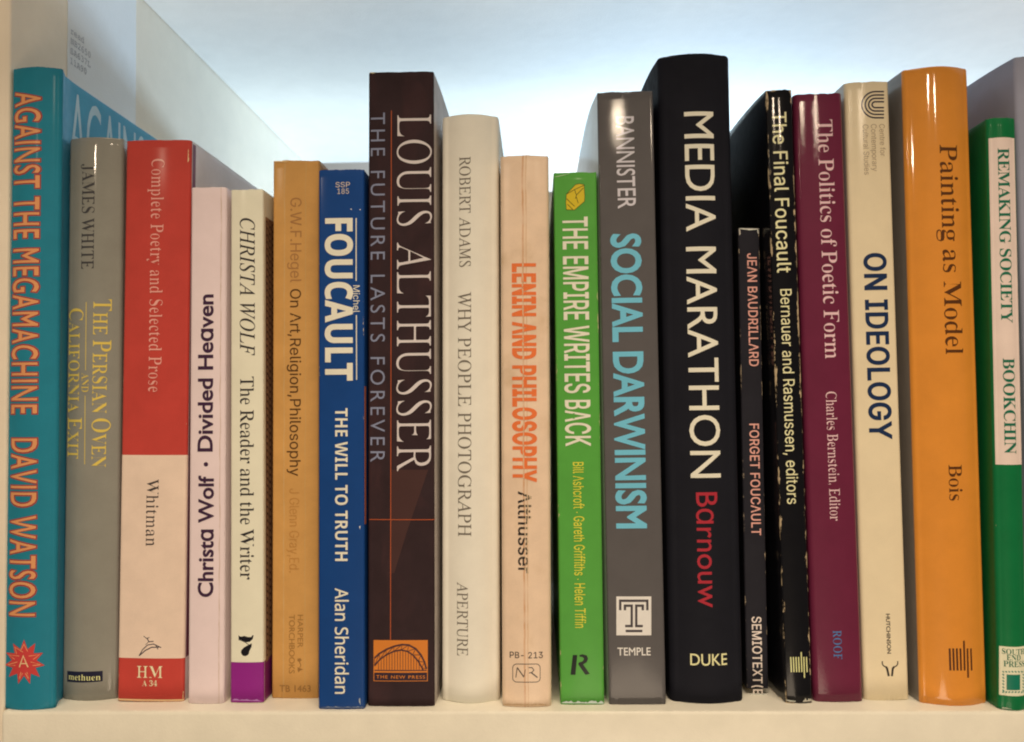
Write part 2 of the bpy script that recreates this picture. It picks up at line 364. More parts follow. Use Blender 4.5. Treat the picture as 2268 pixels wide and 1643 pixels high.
 (78, 720, [[83, 0, 83, 700, 187, 700, 472, 251, 480, 239, 489, 224, 499, 207, 510, 189, 521, 168, 533, 147, 545, 124, 557, 100, 569, 76, 557, 74, 555, 99, 553, 124, 551, 149, 550, 173, 550, 195, 549, 216, 549, 236, 549, 253, 549, 268, 549, 700, 638, 700, 638, 0, 532, 0, 278, 399, 267, 417, 256, 436, 244, 455, 232, 476, 218, 499, 204, 524, 187, 553, 169, 585, 148, 622, 164, 624, 165, 590, 167, 558, 168, 528, 169, 500, 170, 474, 171, 451, 172, 431, 172, 414, 172, 400, 172, 0]]),
 (79, 734, [[367, -9, 309, -5, 256, 10, 207, 34, 163, 68, 126, 109, 96, 159, 73, 216, 60, 279, 55, 350, 60, 420, 73, 484, 96, 541, 126, 591, 163, 632, 207, 665, 256, 690, 309, 705, 367, 709, 425, 705, 479, 690, 528, 665, 571, 632, 608, 591, 638, 541, 661, 484, 674, 420, 678, 350, 674, 279, 661, 216, 638, 159, 608, 109, 571, 68, 528, 34, 479, 10, 425, -5], [367, 73, 408, 76, 446, 87, 481, 105, 512, 129, 540, 160, 562, 198, 579, 243, 589, 293, 592, 350, 589, 407, 579, 457, 562, 502, 540, 540, 512, 571, 481, 595, 446, 613, 408, 624, 367, 627, 327, 624, 289, 613, 253, 595, 222, 571, 195, 539, 172, 501, 156, 457, 146, 406, 142, 350, 146, 293, 156, 243, 172, 198, 195, 161, 222, 129, 253, 105, 289, 87, 327, 76]]),
 (80, 612, [[83, 0, 83, 700, 324, 700, 374, 697, 419, 687, 457, 671, 490, 649, 516, 622, 536, 591, 551, 556, 559, 519, 562, 478, 559, 438, 551, 400, 536, 365, 516, 334, 490, 307, 457, 285, 419, 269, 374, 259, 324, 256, 150, 256, 150, 334, 320, 334, 354, 336, 384, 342, 409, 352, 429, 366, 446, 384, 458, 404, 467, 427, 472, 452, 474, 478, 472, 505, 467, 530, 458, 552, 446, 573, 429, 590, 408, 603, 383, 614, 354, 620, 319, 622, 171, 622, 171, 0]]),
 (82, 618, [[83, 0, 83, 700, 325, 700, 375, 697, 420, 688, 458, 672, 491, 651, 517, 626, 537, 596, 552, 562, 560, 525, 563, 484, 560, 444, 552, 407, 537, 373, 517, 344, 490, 319, 458, 299, 420, 284, 375, 275, 325, 272, 132, 272, 132, 351, 321, 351, 355, 353, 385, 358, 410, 367, 430, 379, 447, 395, 459, 413, 468, 435, 473, 458, 475, 484, 473, 511, 468, 535, 459, 557, 447, 576, 430, 592, 409, 605, 384, 614, 355, 620, 320, 622, 171, 622, 171, 0], [486, 0, 317, 315, 417, 315, 589, 0]]),
 (83, 614, [[308, -12, 259, -9, 215, -1, 175, 13, 141, 32, 112, 55, 88, 83, 70, 114, 58, 150, 53, 188, 144, 188, 148, 162, 157, 140, 170, 121, 187, 104, 206, 91, 229, 81, 254, 73, 280, 69, 308, 68, 339, 69, 367, 74, 393, 83, 417, 95, 437, 109, 453, 126, 466, 146, 473, 168, 475, 192, 473, 213, 467, 231, 457, 246, 443, 259, 426, 271, 407, 281, 385, 290, 362, 299, 337, 306, 253, 329, 199, 348, 155, 370, 119, 398, 92, 430, 77, 469, 71, 513, 75, 550, 86, 585, 103, 616, 127, 644, 156, 666, 189, 685, 227, 699, 268, 707, 312, 709, 357, 707, 398, 698, 435, 685, 468, 666, 496, 644, 519, 617, 536, 588, 547, 555, 552, 520, 464, 520, 456, 553, 440, 580, 416, 602, 385, 618, 350, 628, 310, 631, 281, 629, 254, 624, 230, 616, 209, 605, 191, 592, 177, 576, 167, 557, 160, 538, 158, 517, 161, 494, 168, 475, 180, 459, 196, 445, 213, 434, 233, 424, 253, 416, 273, 409, 292, 404, 364, 384, 384, 378, 406, 371, 429, 363, 451, 353, 473, 341, 494, 327, 512, 311, 529, 293, 543, 272, 553, 248, 560, 221, 562, 191, 559, 154, 549, 119, 532, 87, 509, 59, 480, 35, 445, 15, 404, 0, 359, -9]]),
 (84, 617, [[44, 622, 44, 700, 574, 700, 574, 622, 353, 622, 353, 0, 265, 0, 265, 622]]),
 (85, 712, [[356, -11, 303, -8, 255, 3, 212, 21, 174, 45, 142, 75, 117, 110, 98, 149, 86, 192, 83, 238, 83, 700, 171, 700, 171, 245, 174, 213, 181, 183, 194, 156, 211, 131, 232, 110, 257, 93, 287, 81, 320, 73, 356, 71, 393, 73, 426, 81, 455, 93, 480, 110, 501, 131, 518, 156, 530, 183, 538, 213, 540, 245, 540, 700, 629, 700, 629, 238, 625, 192, 614, 149, 595, 110, 570, 75, 538, 45, 500, 21, 457, 3, 409, -8]]),
 (86, 660, [[280, 0, 23, 700, 116, 700, 264, 284, 274, 258, 284, 226, 296, 189, 310, 146, 325, 97, 341, 42, 323, 42, 339, 98, 354, 148, 367, 190, 379, 226, 390, 258, 398, 284, 543, 700, 637, 700, 382, 0]]),
 (87, 944, [[213, 0, 23, 700, 113, 700, 225, 270, 230, 247, 236, 224, 241, 200, 247, 177, 252, 153, 257, 129, 262, 104, 267, 80, 271, 54, 260, 54, 265, 80, 270, 104, 275, 129, 280, 153, 285, 177, 291, 200, 296, 224, 302, 247, 308, 270, 421, 700, 522, 700, 635, 270, 641, 247, 647, 224, 653, 200, 658, 177, 664, 153, 669, 129, 674, 104, 679, 80, 684, 54, 672, 54, 677, 80, 681, 104, 686, 129, 691, 153, 697, 177, 702, 200, 708, 224, 714, 247, 719, 270, 830, 700, 921, 700, 730, 0, 627, 0, 506, 444, 498, 474, 491, 506, 483, 539, 476, 574, 469, 612, 462, 653, 481, 653, 474, 614, 468, 577, 461, 543, 454, 510, 446, 477, 437, 444, 317, 0]]),
 (88, 653, [[25, 0, 299, 391, 299, 325, 40, 700, 143, 700, 245, 551, 258, 531, 270, 513, 281, 497, 290, 482, 299, 467, 307, 453, 316, 437, 325, 420, 335, 402, 319, 402, 329, 420, 338, 437, 347, 452, 355, 467, 364, 482, 374, 497, 385, 513, 397, 531, 411, 551, 514, 700, 614, 700, 356, 329, 356, 395, 627, 0, 525, 0, 402, 178, 390, 196, 379, 212, 369, 227, 360, 241, 352, 255, 344, 269, 335, 284, 327, 300, 317, 318, 336, 318, 327, 301, 318, 285, 310, 270, 302, 256, 293, 242, 284, 228, 274, 213, 262, 196, 250, 178, 126, 0]]),
 (89, 649, [[280, 0, 280, 287, 23, 700, 125, 700, 264, 474, 279, 449, 293, 425, 306, 402, 318, 377, 331, 349, 343, 317, 308, 317, 320, 349, 333, 378, 346, 403, 358, 426, 372, 450, 386, 474, 524, 700, 626, 700, 369, 287, 369, 0]]),
 (97, 536, [[220, -12, 188, -10, 158, -3, 130, 7, 105, 21, 83, 39, 66, 61, 52, 87, 44, 116, 42, 148, 44, 177, 50, 201, 59, 222, 73, 239, 88, 254, 107, 266, 127, 276, 149, 284, 172, 290, 197, 295, 221, 299, 245, 303, 275, 306, 300, 309, 322, 312, 339, 315, 354, 318, 365, 323, 373, 330, 378, 339, 379, 350, 379, 353, 378, 374, 374, 392, 367, 408, 357, 422, 345, 434, 330, 443, 312, 450, 292, 454, 269, 455, 246, 454, 224, 450, 205, 443, 189, 435, 174, 425, 162, 414, 152, 402, 144, 389, 138, 377, 56, 401, 70, 430, 87, 455, 108, 476, 131, 493, 156, 507, 183, 517, 211, 523, 239, 528, 267, 529, 286, 528, 307, 526, 329, 522, 351, 516, 372, 507, 393, 496, 412, 481, 429, 463, 443, 441, 454, 414, 461, 382, 463, 346, 463, 0, 381, 0, 381, 71, 375, 71, 368, 59, 358, 47, 347, 34, 333, 22, 316, 11, 296, 1, 274, -6, 248, -10], [234, 62, 264, 65, 290, 71, 314, 81, 333, 94, 350, 110, 362, 128, 372, 148, 377, 169, 379, 190, 379, 261, 374, 257, 367, 254, 357, 250, 345, 247, 332, 245, 318, 242, 304, 240, 290, 237, 276, 236, 262, 234, 251, 232, 241, 231, 222, 228, 203, 224, 185, 218, 168, 211, 154, 202, 142, 192, 133, 179, 128, 163, 126, 144, 128, 127, 133, 112, 140, 99, 151, 88, 163, 79, 179, 72, 196, 67, 214, 64]]),
 (99, 544, [[285, -11, 240, -8, 198, 4, 161, 23, 128, 48, 100, 80, 77, 117, 60, 160, 50, 207, 47, 258, 50, 310, 60, 358, 77, 401, 100, 438, 128, 470, 161, 495, 198, 514, 240, 525, 285, 529, 310, 528, 335, 525, 358, 519, 380, 511, 400, 501, 420, 490, 438, 476, 453, 461, 468, 443, 480, 424, 490, 403, 498, 381, 417, 360, 412, 374, 407, 386, 400, 398, 391, 409, 382, 419, 371, 428, 360, 435, 347, 442, 333, 447, 318, 451, 302, 453, 285, 454, 253, 451, 224, 442, 200, 427, 179, 407, 162, 383, 149, 355, 140, 325, 134, 292, 132, 258, 134, 224, 140, 192, 149, 162, 162, 134, 179, 110, 200, 91, 224, 76, 253, 67, 285, 64, 302, 65, 319, 67, 334, 71, 348, 76, 361, 83, 373, 91, 383, 100, 393, 110, 401, 122, 408, 134, 414, 147, 419, 161, 499, 141, 492, 118, 482, 97, 470, 77, 455, 60, 439, 44, 421, 29, 402, 17, 381, 7, 359, -1, 335, -7, 311, -10]]),
 (100, 584, [[269, -11, 227, -8, 188, 4, 153, 22, 122, 47, 96, 79, 75, 116, 60, 159, 50, 207, 47, 260, 50, 312, 60, 360, 75, 403, 97, 440, 123, 471, 154, 496, 189, 514, 227, 525, 269, 529, 300, 527, 326, 522, 348, 513, 367, 501, 382, 489, 395, 476, 406, 462, 415, 450, 421, 439, 428, 439, 428, 700, 512, 700, 512, 0, 430, 0, 430, 81, 422, 81, 415, 69, 406, 57, 395, 43, 382, 29, 366, 17, 347, 5, 325, -4, 299, -9], [281, 64, 311, 67, 338, 75, 362, 89, 382, 108, 399, 131, 412, 158, 421, 189, 427, 223, 429, 261, 427, 298, 422, 331, 412, 362, 399, 388, 383, 411, 362, 429, 339, 443, 312, 451, 281, 454, 250, 451, 223, 443, 199, 428, 179, 410, 162, 386, 149, 359, 140, 329, 134, 296, 132, 261, 134, 225, 140, 191, 149, 160, 162, 133, 179, 109, 200, 90, 224, 76, 251, 67]]),
 (101, 556, [[292, -11, 243, -8, 200, 4, 161, 23, 127, 48, 99, 79, 77, 117, 60, 159, 50, 206, 47, 257, 50, 308, 60, 356, 76, 399, 98, 437, 126, 468, 158, 494, 196, 514, 237, 525, 282, 529, 311, 527, 338, 523, 366, 515, 392, 503, 416, 488, 439, 469, 460, 446, 477, 419, 491, 388, 502, 352, 509, 312, 511, 267, 511, 233, 103, 233, 103, 304, 465, 304, 426, 278, 424, 311, 419, 342, 410, 369, 397, 394, 381, 415, 361, 432, 338, 444, 312, 452, 282, 454, 252, 452, 225, 444, 201, 431, 181, 414, 164, 394, 150, 371, 140, 345, 134, 318, 132, 290, 132, 244, 134, 208, 141, 175, 152, 146, 167, 121, 186, 101, 208, 85, 233, 73, 261, 66, 292, 63, 313, 64, 331, 67, 349, 73, 365, 80, 380, 89, 393, 100, 404, 113, 413, 128, 420, 145, 502, 125, 492, 99, 479, 75, 461, 54, 440, 35, 416, 19, 389, 6, 359, -4, 327, -9]]),
 (102, 349, [[314, 522, 314, 450, 9, 450, 9, 522], [111, 0, 111, 594, 113, 622, 120, 647, 132, 669, 147, 687, 165, 702, 186, 714, 209, 722, 233, 727, 258, 729, 276, 729, 292, 727, 306, 725, 318, 722, 327, 719, 334, 717, 313, 645, 308, 646, 303, 648, 296, 649, 288, 651, 278, 652, 268, 652, 245, 650, 226, 644, 212, 633, 203, 618, 197, 599, 195, 576, 195, 0]]),
 (103, 585, [[285, -207, 248, -206, 214, -200, 184, -192, 157, -181, 134, -167, 113, -152, 96, -134, 81, -115, 70, -95, 140, -56, 147, -67, 157, -79, 167, -91, 180, -102, 195, -112, 212, -121, 233, -128, 257, -133, 285, -134, 324, -130, 359, -120, 388, -103, 411, -79, 424, -47, 428, -8, 428, 94, 421, 94, 414, 83, 405, 70, 394, 57, 382, 44, 366, 32, 347, 22, 325, 13, 299, 8, 268, 7, 228, 10, 190, 20, 155, 37, 124, 60, 98, 89, 76, 124, 60, 165, 50, 211, 47, 263, 50, 315, 60, 361, 76, 404, 97, 440, 123, 471, 155, 496, 190, 514, 228, 525, 270, 529, 300, 527, 327, 522, 349, 513, 368, 502, 383, 489, 397, 476, 407, 462, 416, 450, 423, 439, 431, 439, 431, 522, 513, 522, 513, -12, 509, -55, 499, -92, 482, -124, 459, -150, 432, -171, 400, -187, 364, -198, 326, -205], [282, 81, 312, 84, 339, 91, 363, 103, 383, 120, 400, 141, 413, 167, 422, 196, 428, 229, 430, 265, 428, 301, 422, 333, 413, 363, 400, 389, 383, 411, 363, 430, 340, 443, 312, 451, 282, 454, 251, 451, 224, 443, 200, 429, 179, 410, 162, 387, 149, 361, 140, 331, 134, 299, 132, 265, 134, 230, 140, 198, 150, 169, 163, 143, 180, 122, 200, 104, 224, 92, 251, 84]]),
 (104, 564, [[156, 312, 156, 0, 72, 0, 72, 700, 156, 700, 156, 396, 141, 396, 159, 439, 182, 473, 209, 498, 241, 515, 275, 526, 313, 529, 347, 527, 378, 519, 406, 507, 431, 490, 452, 468, 469, 441, 481, 410, 489, 373, 491, 331, 491, 0, 407, 0, 407, 324, 404, 361, 393, 393, 376, 419, 352, 438, 323, 449, 289, 453, 265, 451, 242, 446, 221, 437, 203, 424, 187, 408, 174, 389, 164, 366, 158, 341]]),
 (105, 229, [[72, 0, 72, 522, 156, 522, 156, 0], [115, 609, 100, 611, 86, 617, 74, 626, 64, 637, 59, 650, 57, 665, 59, 680, 64, 693, 74, 704, 86, 713, 100, 719, 115, 721, 131, 719, 144, 713, 157, 704, 166, 693, 172, 680, 174, 665, 172, 650, 166, 637, 157, 626, 144, 617, 131, 611]]),
 (108, 260, [[192, -3, 155, 0, 125, 10, 102, 28, 85, 51, 76, 81, 72, 116, 72, 700, 156, 700, 156, 136, 157, 114, 160, 98, 165, 86, 173, 78, 185, 73, 201, 71, 209, 72, 215, 72, 221, 72, 225, 73, 229, 74, 233, 75, 249, 4, 241, 2, 232, 0, 222, -1, 212, -2, 202, -3]]),
 (109, 839, [[72, 0, 72, 522, 154, 522, 155, 406, 148, 406, 157, 433, 168, 456, 182, 476, 199, 493, 217, 507, 237, 517, 258, 525, 279, 530, 302, 531, 338, 527, 369, 516, 395, 496, 416, 471, 432, 440, 442, 405, 430, 405, 438, 430, 449, 452, 464, 472, 482, 490, 502, 504, 524, 516, 548, 524, 574, 530, 601, 531, 630, 529, 658, 523, 684, 512, 707, 496, 727, 476, 744, 452, 756, 423, 764, 389, 766, 351, 766, 0, 682, 0, 682, 349, 679, 383, 668, 410, 650, 430, 628, 444, 603, 452, 576, 455, 554, 453, 533, 448, 515, 440, 499, 429, 486, 415, 475, 399, 468, 381, 463, 362, 461, 340, 461, 0, 377, 0, 377, 358, 374, 385, 364, 408, 348, 428, 327, 443, 302, 452, 274, 455, 254, 453, 235, 448, 217, 440, 200, 429, 185, 415, 173, 398, 164, 378, 158, 354, 156, 327, 156, 0]]),
 (110, 564, [[156, 312, 156, 0, 72, 0, 72, 522, 154, 522, 154, 396, 141, 396, 159, 439, 182, 473, 209, 498, 241, 515, 275, 526, 313, 529, 347, 527, 378, 519, 406, 507, 431, 490, 452, 468, 469, 441, 481, 410, 489, 373, 491, 331, 491, 0, 407, 0, 407, 324, 404, 361, 393, 393, 376, 419, 352, 438, 323, 449, 289, 453, 265, 451, 242, 446, 221, 437, 203, 424, 187, 408, 174, 389, 164, 366, 158, 341]]),
 (111, 571, [[285, -11, 240, -8, 198, 4, 161, 23, 128, 48, 100, 80, 77, 117, 60, 160, 50, 207, 47, 258, 50, 310, 60, 358, 77, 401, 100, 438, 128, 470, 161, 495, 198, 514, 240, 525, 285, 529, 331, 525, 373, 514, 411, 495, 444, 470, 472, 438, 494, 401, 511, 358, 521, 310, 524, 258, 521, 207, 511, 160, 494, 117, 472, 80, 444, 48, 411, 23, 373, 4, 331, -8], [285, 64, 318, 67, 347, 76, 372, 91, 393, 110, 410, 134, 423, 162, 432, 192, 437, 224, 439, 258, 437, 292, 432, 325, 423, 355, 410, 383, 393, 407, 372, 427, 347, 442, 318, 451, 285, 454, 253, 451, 224, 442, 200, 427, 179, 407, 162, 383, 149, 355, 140, 325, 134, 292, 132, 258, 134, 224, 140, 192, 149, 162, 162, 134, 179, 110, 200, 91, 224, 76, 253, 67]]),
 (112, 584, [[72, -196, 72, 522, 154, 522, 154, 439, 163, 439, 170, 450, 178, 462, 189, 476, 202, 489, 217, 501, 236, 513, 258, 522, 284, 527, 315, 529, 357, 525, 396, 514, 431, 496, 461, 471, 488, 440, 509, 403, 524, 360, 534, 312, 537, 260, 534, 207, 525, 159, 509, 116, 488, 79, 462, 47, 431, 22, 396, 4, 358, -8, 316, -11, 286, -9, 260, -4, 237, 5, 219, 17, 203, 29, 190, 43, 179, 57, 170, 69, 163, 81, 156, 81, 156, -196], [303, 64, 334, 67, 361, 76, 385, 90, 405, 109, 421, 133, 435, 160, 444, 191, 450, 225, 451, 261, 450, 296, 444, 329, 435, 359, 422, 386, 405, 410, 385, 428, 361, 443, 334, 451, 303, 454, 272, 451, 245, 443, 222, 429, 202, 411, 185, 388, 172, 362, 163, 331, 157, 298, 155, 261, 157, 223, 163, 189, 172, 158, 185, 131, 202, 108, 222, 89, 246, 75, 273, 67]]),
 (114, 357, [[72, 0, 72, 522, 154, 522, 154, 442, 159, 442, 171, 466, 188, 487, 210, 505, 235, 519, 263, 527, 293, 529, 300, 529, 307, 529, 315, 529, 323, 529, 330, 528, 335, 528, 335, 443, 331, 444, 325, 445, 316, 446, 306, 447, 296, 448, 285, 448, 261, 446, 239, 441, 219, 433, 201, 421, 186, 407, 173, 390, 164, 371, 158, 349, 156, 326, 156, 0]]),
 (115, 502, [[250, -11, 216, -10, 184, -4, 154, 5, 128, 17, 105, 33, 85, 52, 69, 75, 57, 101, 49, 130, 129, 147, 138, 120, 152, 99, 171, 83, 193, 72, 220, 65, 249, 62, 283, 65, 312, 73, 336, 86, 354, 102, 365, 121, 369, 141, 367, 159, 360, 174, 350, 187, 335, 198, 315, 207, 292, 213, 205, 234, 162, 247, 127, 265, 99, 286, 80, 312, 68, 342, 64, 377, 67, 406, 76, 432, 89, 456, 108, 477, 131, 495, 158, 510, 189, 520, 222, 527, 257, 529, 291, 527, 322, 522, 349, 513, 373, 500, 394, 485, 411, 467, 426, 446, 437, 424, 446, 399, 369, 381, 361, 401, 349, 418, 334, 434, 314, 447, 289, 455, 258, 458, 228, 455, 202, 448, 180, 436, 163, 420, 153, 402, 149, 381, 152, 363, 159, 348, 171, 335, 187, 324, 209, 314, 236, 307, 316, 288, 359, 275, 394, 257, 421, 236, 440, 210, 452, 181, 456, 147, 453, 117, 444, 90, 430, 65, 410, 43, 386, 24, 358, 9, 325, -2, 289, -9]]),
 (116, 313, [[280, 522, 280, 450, 9, 450, 9, 522], [89, 648, 173, 648, 173, 134, 175, 114, 180, 97, 187, 84, 199, 76, 214, 70, 234, 69, 240, 69, 247, 69, 255, 70, 263, 71, 271, 73, 278, 74, 293, 2, 284, 0, 275, -2, 264, -4, 253, -5, 242, -5, 232, -6, 190, -2, 155, 10, 127, 29, 106, 56, 93, 89, 89, 128]]),
 (117, 564, [[251, -7, 217, -5, 186, 3, 158, 15, 133, 32, 112, 54, 95, 81, 82, 113, 75, 150, 72, 191, 72, 522, 156, 522, 156, 198, 160, 161, 171, 129, 188, 103, 212, 84, 241, 73, 275, 69, 299, 71, 322, 76, 343, 85, 361, 98, 377, 114, 390, 133, 400, 156, 405, 181, 407, 210, 407, 522, 491, 522, 491, 0, 410, 0, 410, 126, 423, 126, 404, 83, 381, 48, 354, 23, 322, 6, 288, -4]]),
 (121, 536, [[65, -191, 85, -118, 98, -120, 114, -123, 129, -124, 143, -122, 156, -119, 168, -112, 179, -102, 190, -88, 199, -71, 207, -49, 224, -2, 24, 522, 116, 522, 227, 213, 238, 182, 248, 150, 257, 119, 265, 89, 274, 58, 283, 29, 253, 29, 261, 58, 270, 89, 279, 120, 288, 151, 297, 182, 308, 213, 420, 522, 511, 522, 281, -80, 270, -106, 257, -128, 243, -147, 227, -163, 210, -177, 192, -187, 171, -194, 150, -198, 126, -200, 112, -199, 100, -198, 89, -197, 79, -195, 71, -193]]),
]
INTER = {}
for code, adv, loops in SANS_OUTLINES:
    INTER[chr(code)] = (adv / 700, [[(q[k] / 700, q[k + 1] / 700) for k in range(0, len(q), 2)] for q in loops])


def remap(s, up, lo, dg):
    r = ''
    for ch in s:
        if 'A' <= ch <= 'Z': r += chr(up + ord(ch) - 65)
        elif 'a' <= ch <= 'z':
            k = lo + ord(ch) - 97
            r += chr(0x210E if k == 0x1D455 else k)
        elif dg and ch.isdigit(): r += chr(dg + ord(ch) - 48)
        else: r += ch
    return r


def curve_mesh(cu):
    o = bpy.data.objects.new('glyphs', cu)
    sc.collection.objects.link(o)
    bpy.context.view_layer.update()
    me = o.to_mesh()
    vs = np.array([tuple(v.co)[:2] for v in me.vertices], float).reshape(-1, 2)
    fs = [tuple(p.vertices) for p in me.polygons]
    es = [tuple(e.vertices) for e in me.edges]
    o.to_mesh_clear()
    bpy.data.objects.remove(o)
    bpy.data.curves.remove(cu)
    return vs, fs, es


def builtin_loops(text, res=4, sp=1.):
    """closed outlines of a text in Blender's own font"""
    cu = bpy.data.curves.new('glyphs', 'FONT')
    cu.body = text
    cu.resolution_u = res
    cu.space_character = sp
    cu.fill_mode = 'NONE'
    vs, _, es = curve_mesh(cu)
    nb = {}
    for a, b in es:
        nb.setdefault(a, []).append(b); nb.setdefault(b, []).append(a)
    seen, loops = set(), []
    for s in range(len(vs)):
        if s in seen or s not in nb: continue
        lp, cur = [s], s
        seen.add(s)
        while True:
            n = [k for k in nb[cur] if k not in seen]
            if not n: break
            cur = n[0]; seen.add(cur); lp.append(cur)
        q = [vs[lp[0]]]
        for k in lp[1:]:
            if np.hypot(*(vs[k] - q[-1])) > 1e-4: q.append(vs[k])
        if len(q) > 1 and np.hypot(*(q[0] - q[-1])) < 1e-4: q.pop()
        if len(q) > 2: loops.append(np.array(q))
    return loops


def area(p):
    x, y = p[:, 0], p[:, 1]
    return .5 * np.sum(x * np.roll(y, -1) - np.roll(x, -1) * y)


def inside(pt, p):
    x, y = pt
    a, b = p, np.roll(p, -1, axis=0)
    c = (a[:, 1] > y) != (b[:, 1] > y)
    with np.errstate(divide='ignore', invalid='ignore'):
        xi = a[:, 0] + (y - a[:, 1]) * (b[:, 0] - a[:, 0]) / (b[:, 1] - a[:, 1])
    return bool(np.sum(c & (x < xi)) % 2)


def nest(loops):
    """for every outline the index of the outline it is a hole in, or -1"""
    par = []
    bb = [(p.min(0), p.max(0)) for p in loops]
    ar = [abs(area(p)) for p in loops]
    for i, p in enumerate(loops):
        best = -1
        for j, q in enumerate(loops):
            if i == j or ar[j] <= ar[i] or not (np.all(bb[j][0] <= bb[i][0]) and np.all(bb[j][1] >= bb[i][1])): continue
            if all(inside(pt, q) for pt in p) and (best < 0 or ar[j] < ar[best]): best = j
        par.append(best)
    return par


def shift_loops(loops, dx, dy, lim=1.5):
    """grow the outlines by (dx, dy); holes shrink"""
    if dx == 0 and dy == 0: return loops
    out = []
    for p, par in zip(loops, nest(loops)):
        sgn = 1 if area(p) > 0 else -1
        if par >= 0: sgn = -sgn
        d = np.roll(p, -1, axis=0) - p
        l = np.hypot(d[:, 0], d[:, 1]); l[l < 1e-9] = 1
        n = np.stack([d[:, 1], -d[:, 0]], 1) / l[:, None] * sgn
        s = n + np.roll(n, 1, axis=0)
        ls = np.hypot(s[:, 0], s[:, 1]); ls[ls < 1e-6] = 1
        u = s / ls[:, None] * np.clip(2 / ls, 1, lim)[:, None]
        out.append(p + u * np.array([dx, dy]))
    return out


def fill(loops):
    """triangles wherever the outlines wind around a point a positive number of times"""
    pts, edges, src = [], [], []
    for p, par in zip(loops, nest(loops)):
        if (area(p) > 0) == (par >= 0): p = p[::-1]
        n = len(pts)
        pts += [Vector((a, b)) for a, b in p]
        edges += [(n + k, n + (k + 1) % len(p)) for k in range(len(p))]
        src.append(p)
    k = max(1e-9, max(abs(v.x) + abs(v.y) for v in pts))
    out = delaunay_2d_cdt([v / k for v in pts], edges, [], 0, 1e-7)
    V = np.array([(v.x * k, v.y * k) for v in out[0]])
    T = np.array([f for f in out[2] if len(f) == 3], int)
    C = V[T].mean(1)
    A = np.concatenate(src); B = np.concatenate([np.roll(p, -1, axis=0) for p in src])
    keep = []
    for c0 in range(0, len(C), 500):
        c = C[c0:c0 + 500]
        y = c[:, 1][:, None]
        up = (A[:, 1] <= y) & (B[:, 1] > y)
        dn = (A[:, 1] > y) & (B[:, 1] <= y)
        left = (B[:, 0] - A[:, 0]) * (y - A[:, 1]) - (c[:, 0][:, None] - A[:, 0]) * (B[:, 1] - A[:, 1])
        wn = np.sum(up & (left > 0), 1) - np.sum(dn & (left < 0), 1)
        keep.append(wn > 0)
    T = T[np.concatenate(keep)]
    used = np.unique(T)
    m = np.zeros(len(V), int); m[used] = np.arange(len(used))
    return V[used], [tuple(int(q) for q in f) for f in m[T]]


def glyph_loops(text, font, off=0., thin=0., sp=1.):
    """outlines of lettering with cap height 1, starting at x = 0 on the base line"""
    def builtin(t, k=.67):
        return [p / k for p in builtin_loops(t, sp=sp)]
    if font == 'inter':
        loops, x = [], 0
        for ch in text:
            if ch == ' ': x += .39 * sp; continue
            if ch == '\u00b7': adv, lps = .38, [[(.13, .38), (.25, .38), (.25, .26), (.13, .26)]]
            else: adv, lps = INTER[ch]
            loops += [np.array(lp) + np.array([x, 0]) for lp in lps]
            x += adv * sp + off * 1.1
        loops = shift_loops(loops, off, off * .7)
    elif font == 'gill':
        loops = shift_loops(builtin(text, .68), off, off)
    elif font in ('rom', 'sansb', 'sans', 'ital'):
        up, lo, dg = {'rom': (0x1D400, 0x1D41A, 0x1D7CE), 'sansb': (0x1D5D4, 0x1D5EE, 0x1D7EC),
                      'sans': (0x1D5A0, 0x1D5BA, 0x1D7E2), 'ital': (0x1D434, 0x1D44E, 0)}[font]
        loops = shift_loops(builtin(remap(text, up, lo, dg)), off - thin, off)
    elif font == 'caps':          # roman capitals: the italic stood upright
        k = math.tan(math.radians(15.5))
        loops = [np.stack([p[:, 0] - p[:, 1] * k, p[:, 1]], 1) for p in builtin(remap(text, 0x1D434, 0x1D44E, 0))]
        loops = shift_loops(loops, off - thin, off)
    elif font == 'sc':            # capitals and small capitals
        loops, x = [], 0
        for wd in text.split(' '):
            for part, k, gap in ((wd[0].upper(), 1, .10), (wd[1:].upper(), .78, .36)):
                a = shift_loops(builtin(remap(part, 0x1D400, 0x1D41A, 0)), off - thin, off)
                a = [p * k for p in a]
                x0 = min(p[:, 0].min() for p in a)
                a = [p + np.array([x - x0, 0]) for p in a]
                x = max(p[:, 0].max() for p in a) + gap
                loops += a
    x0 = min(p[:, 0].min() for p in loops)
    return [p - np.array([x0, 0]) for p in loops]


def glyphs(*a, **k):
    return fill(glyph_loops(*a, **k))


# ------------------------------------------------------------------ the book shell


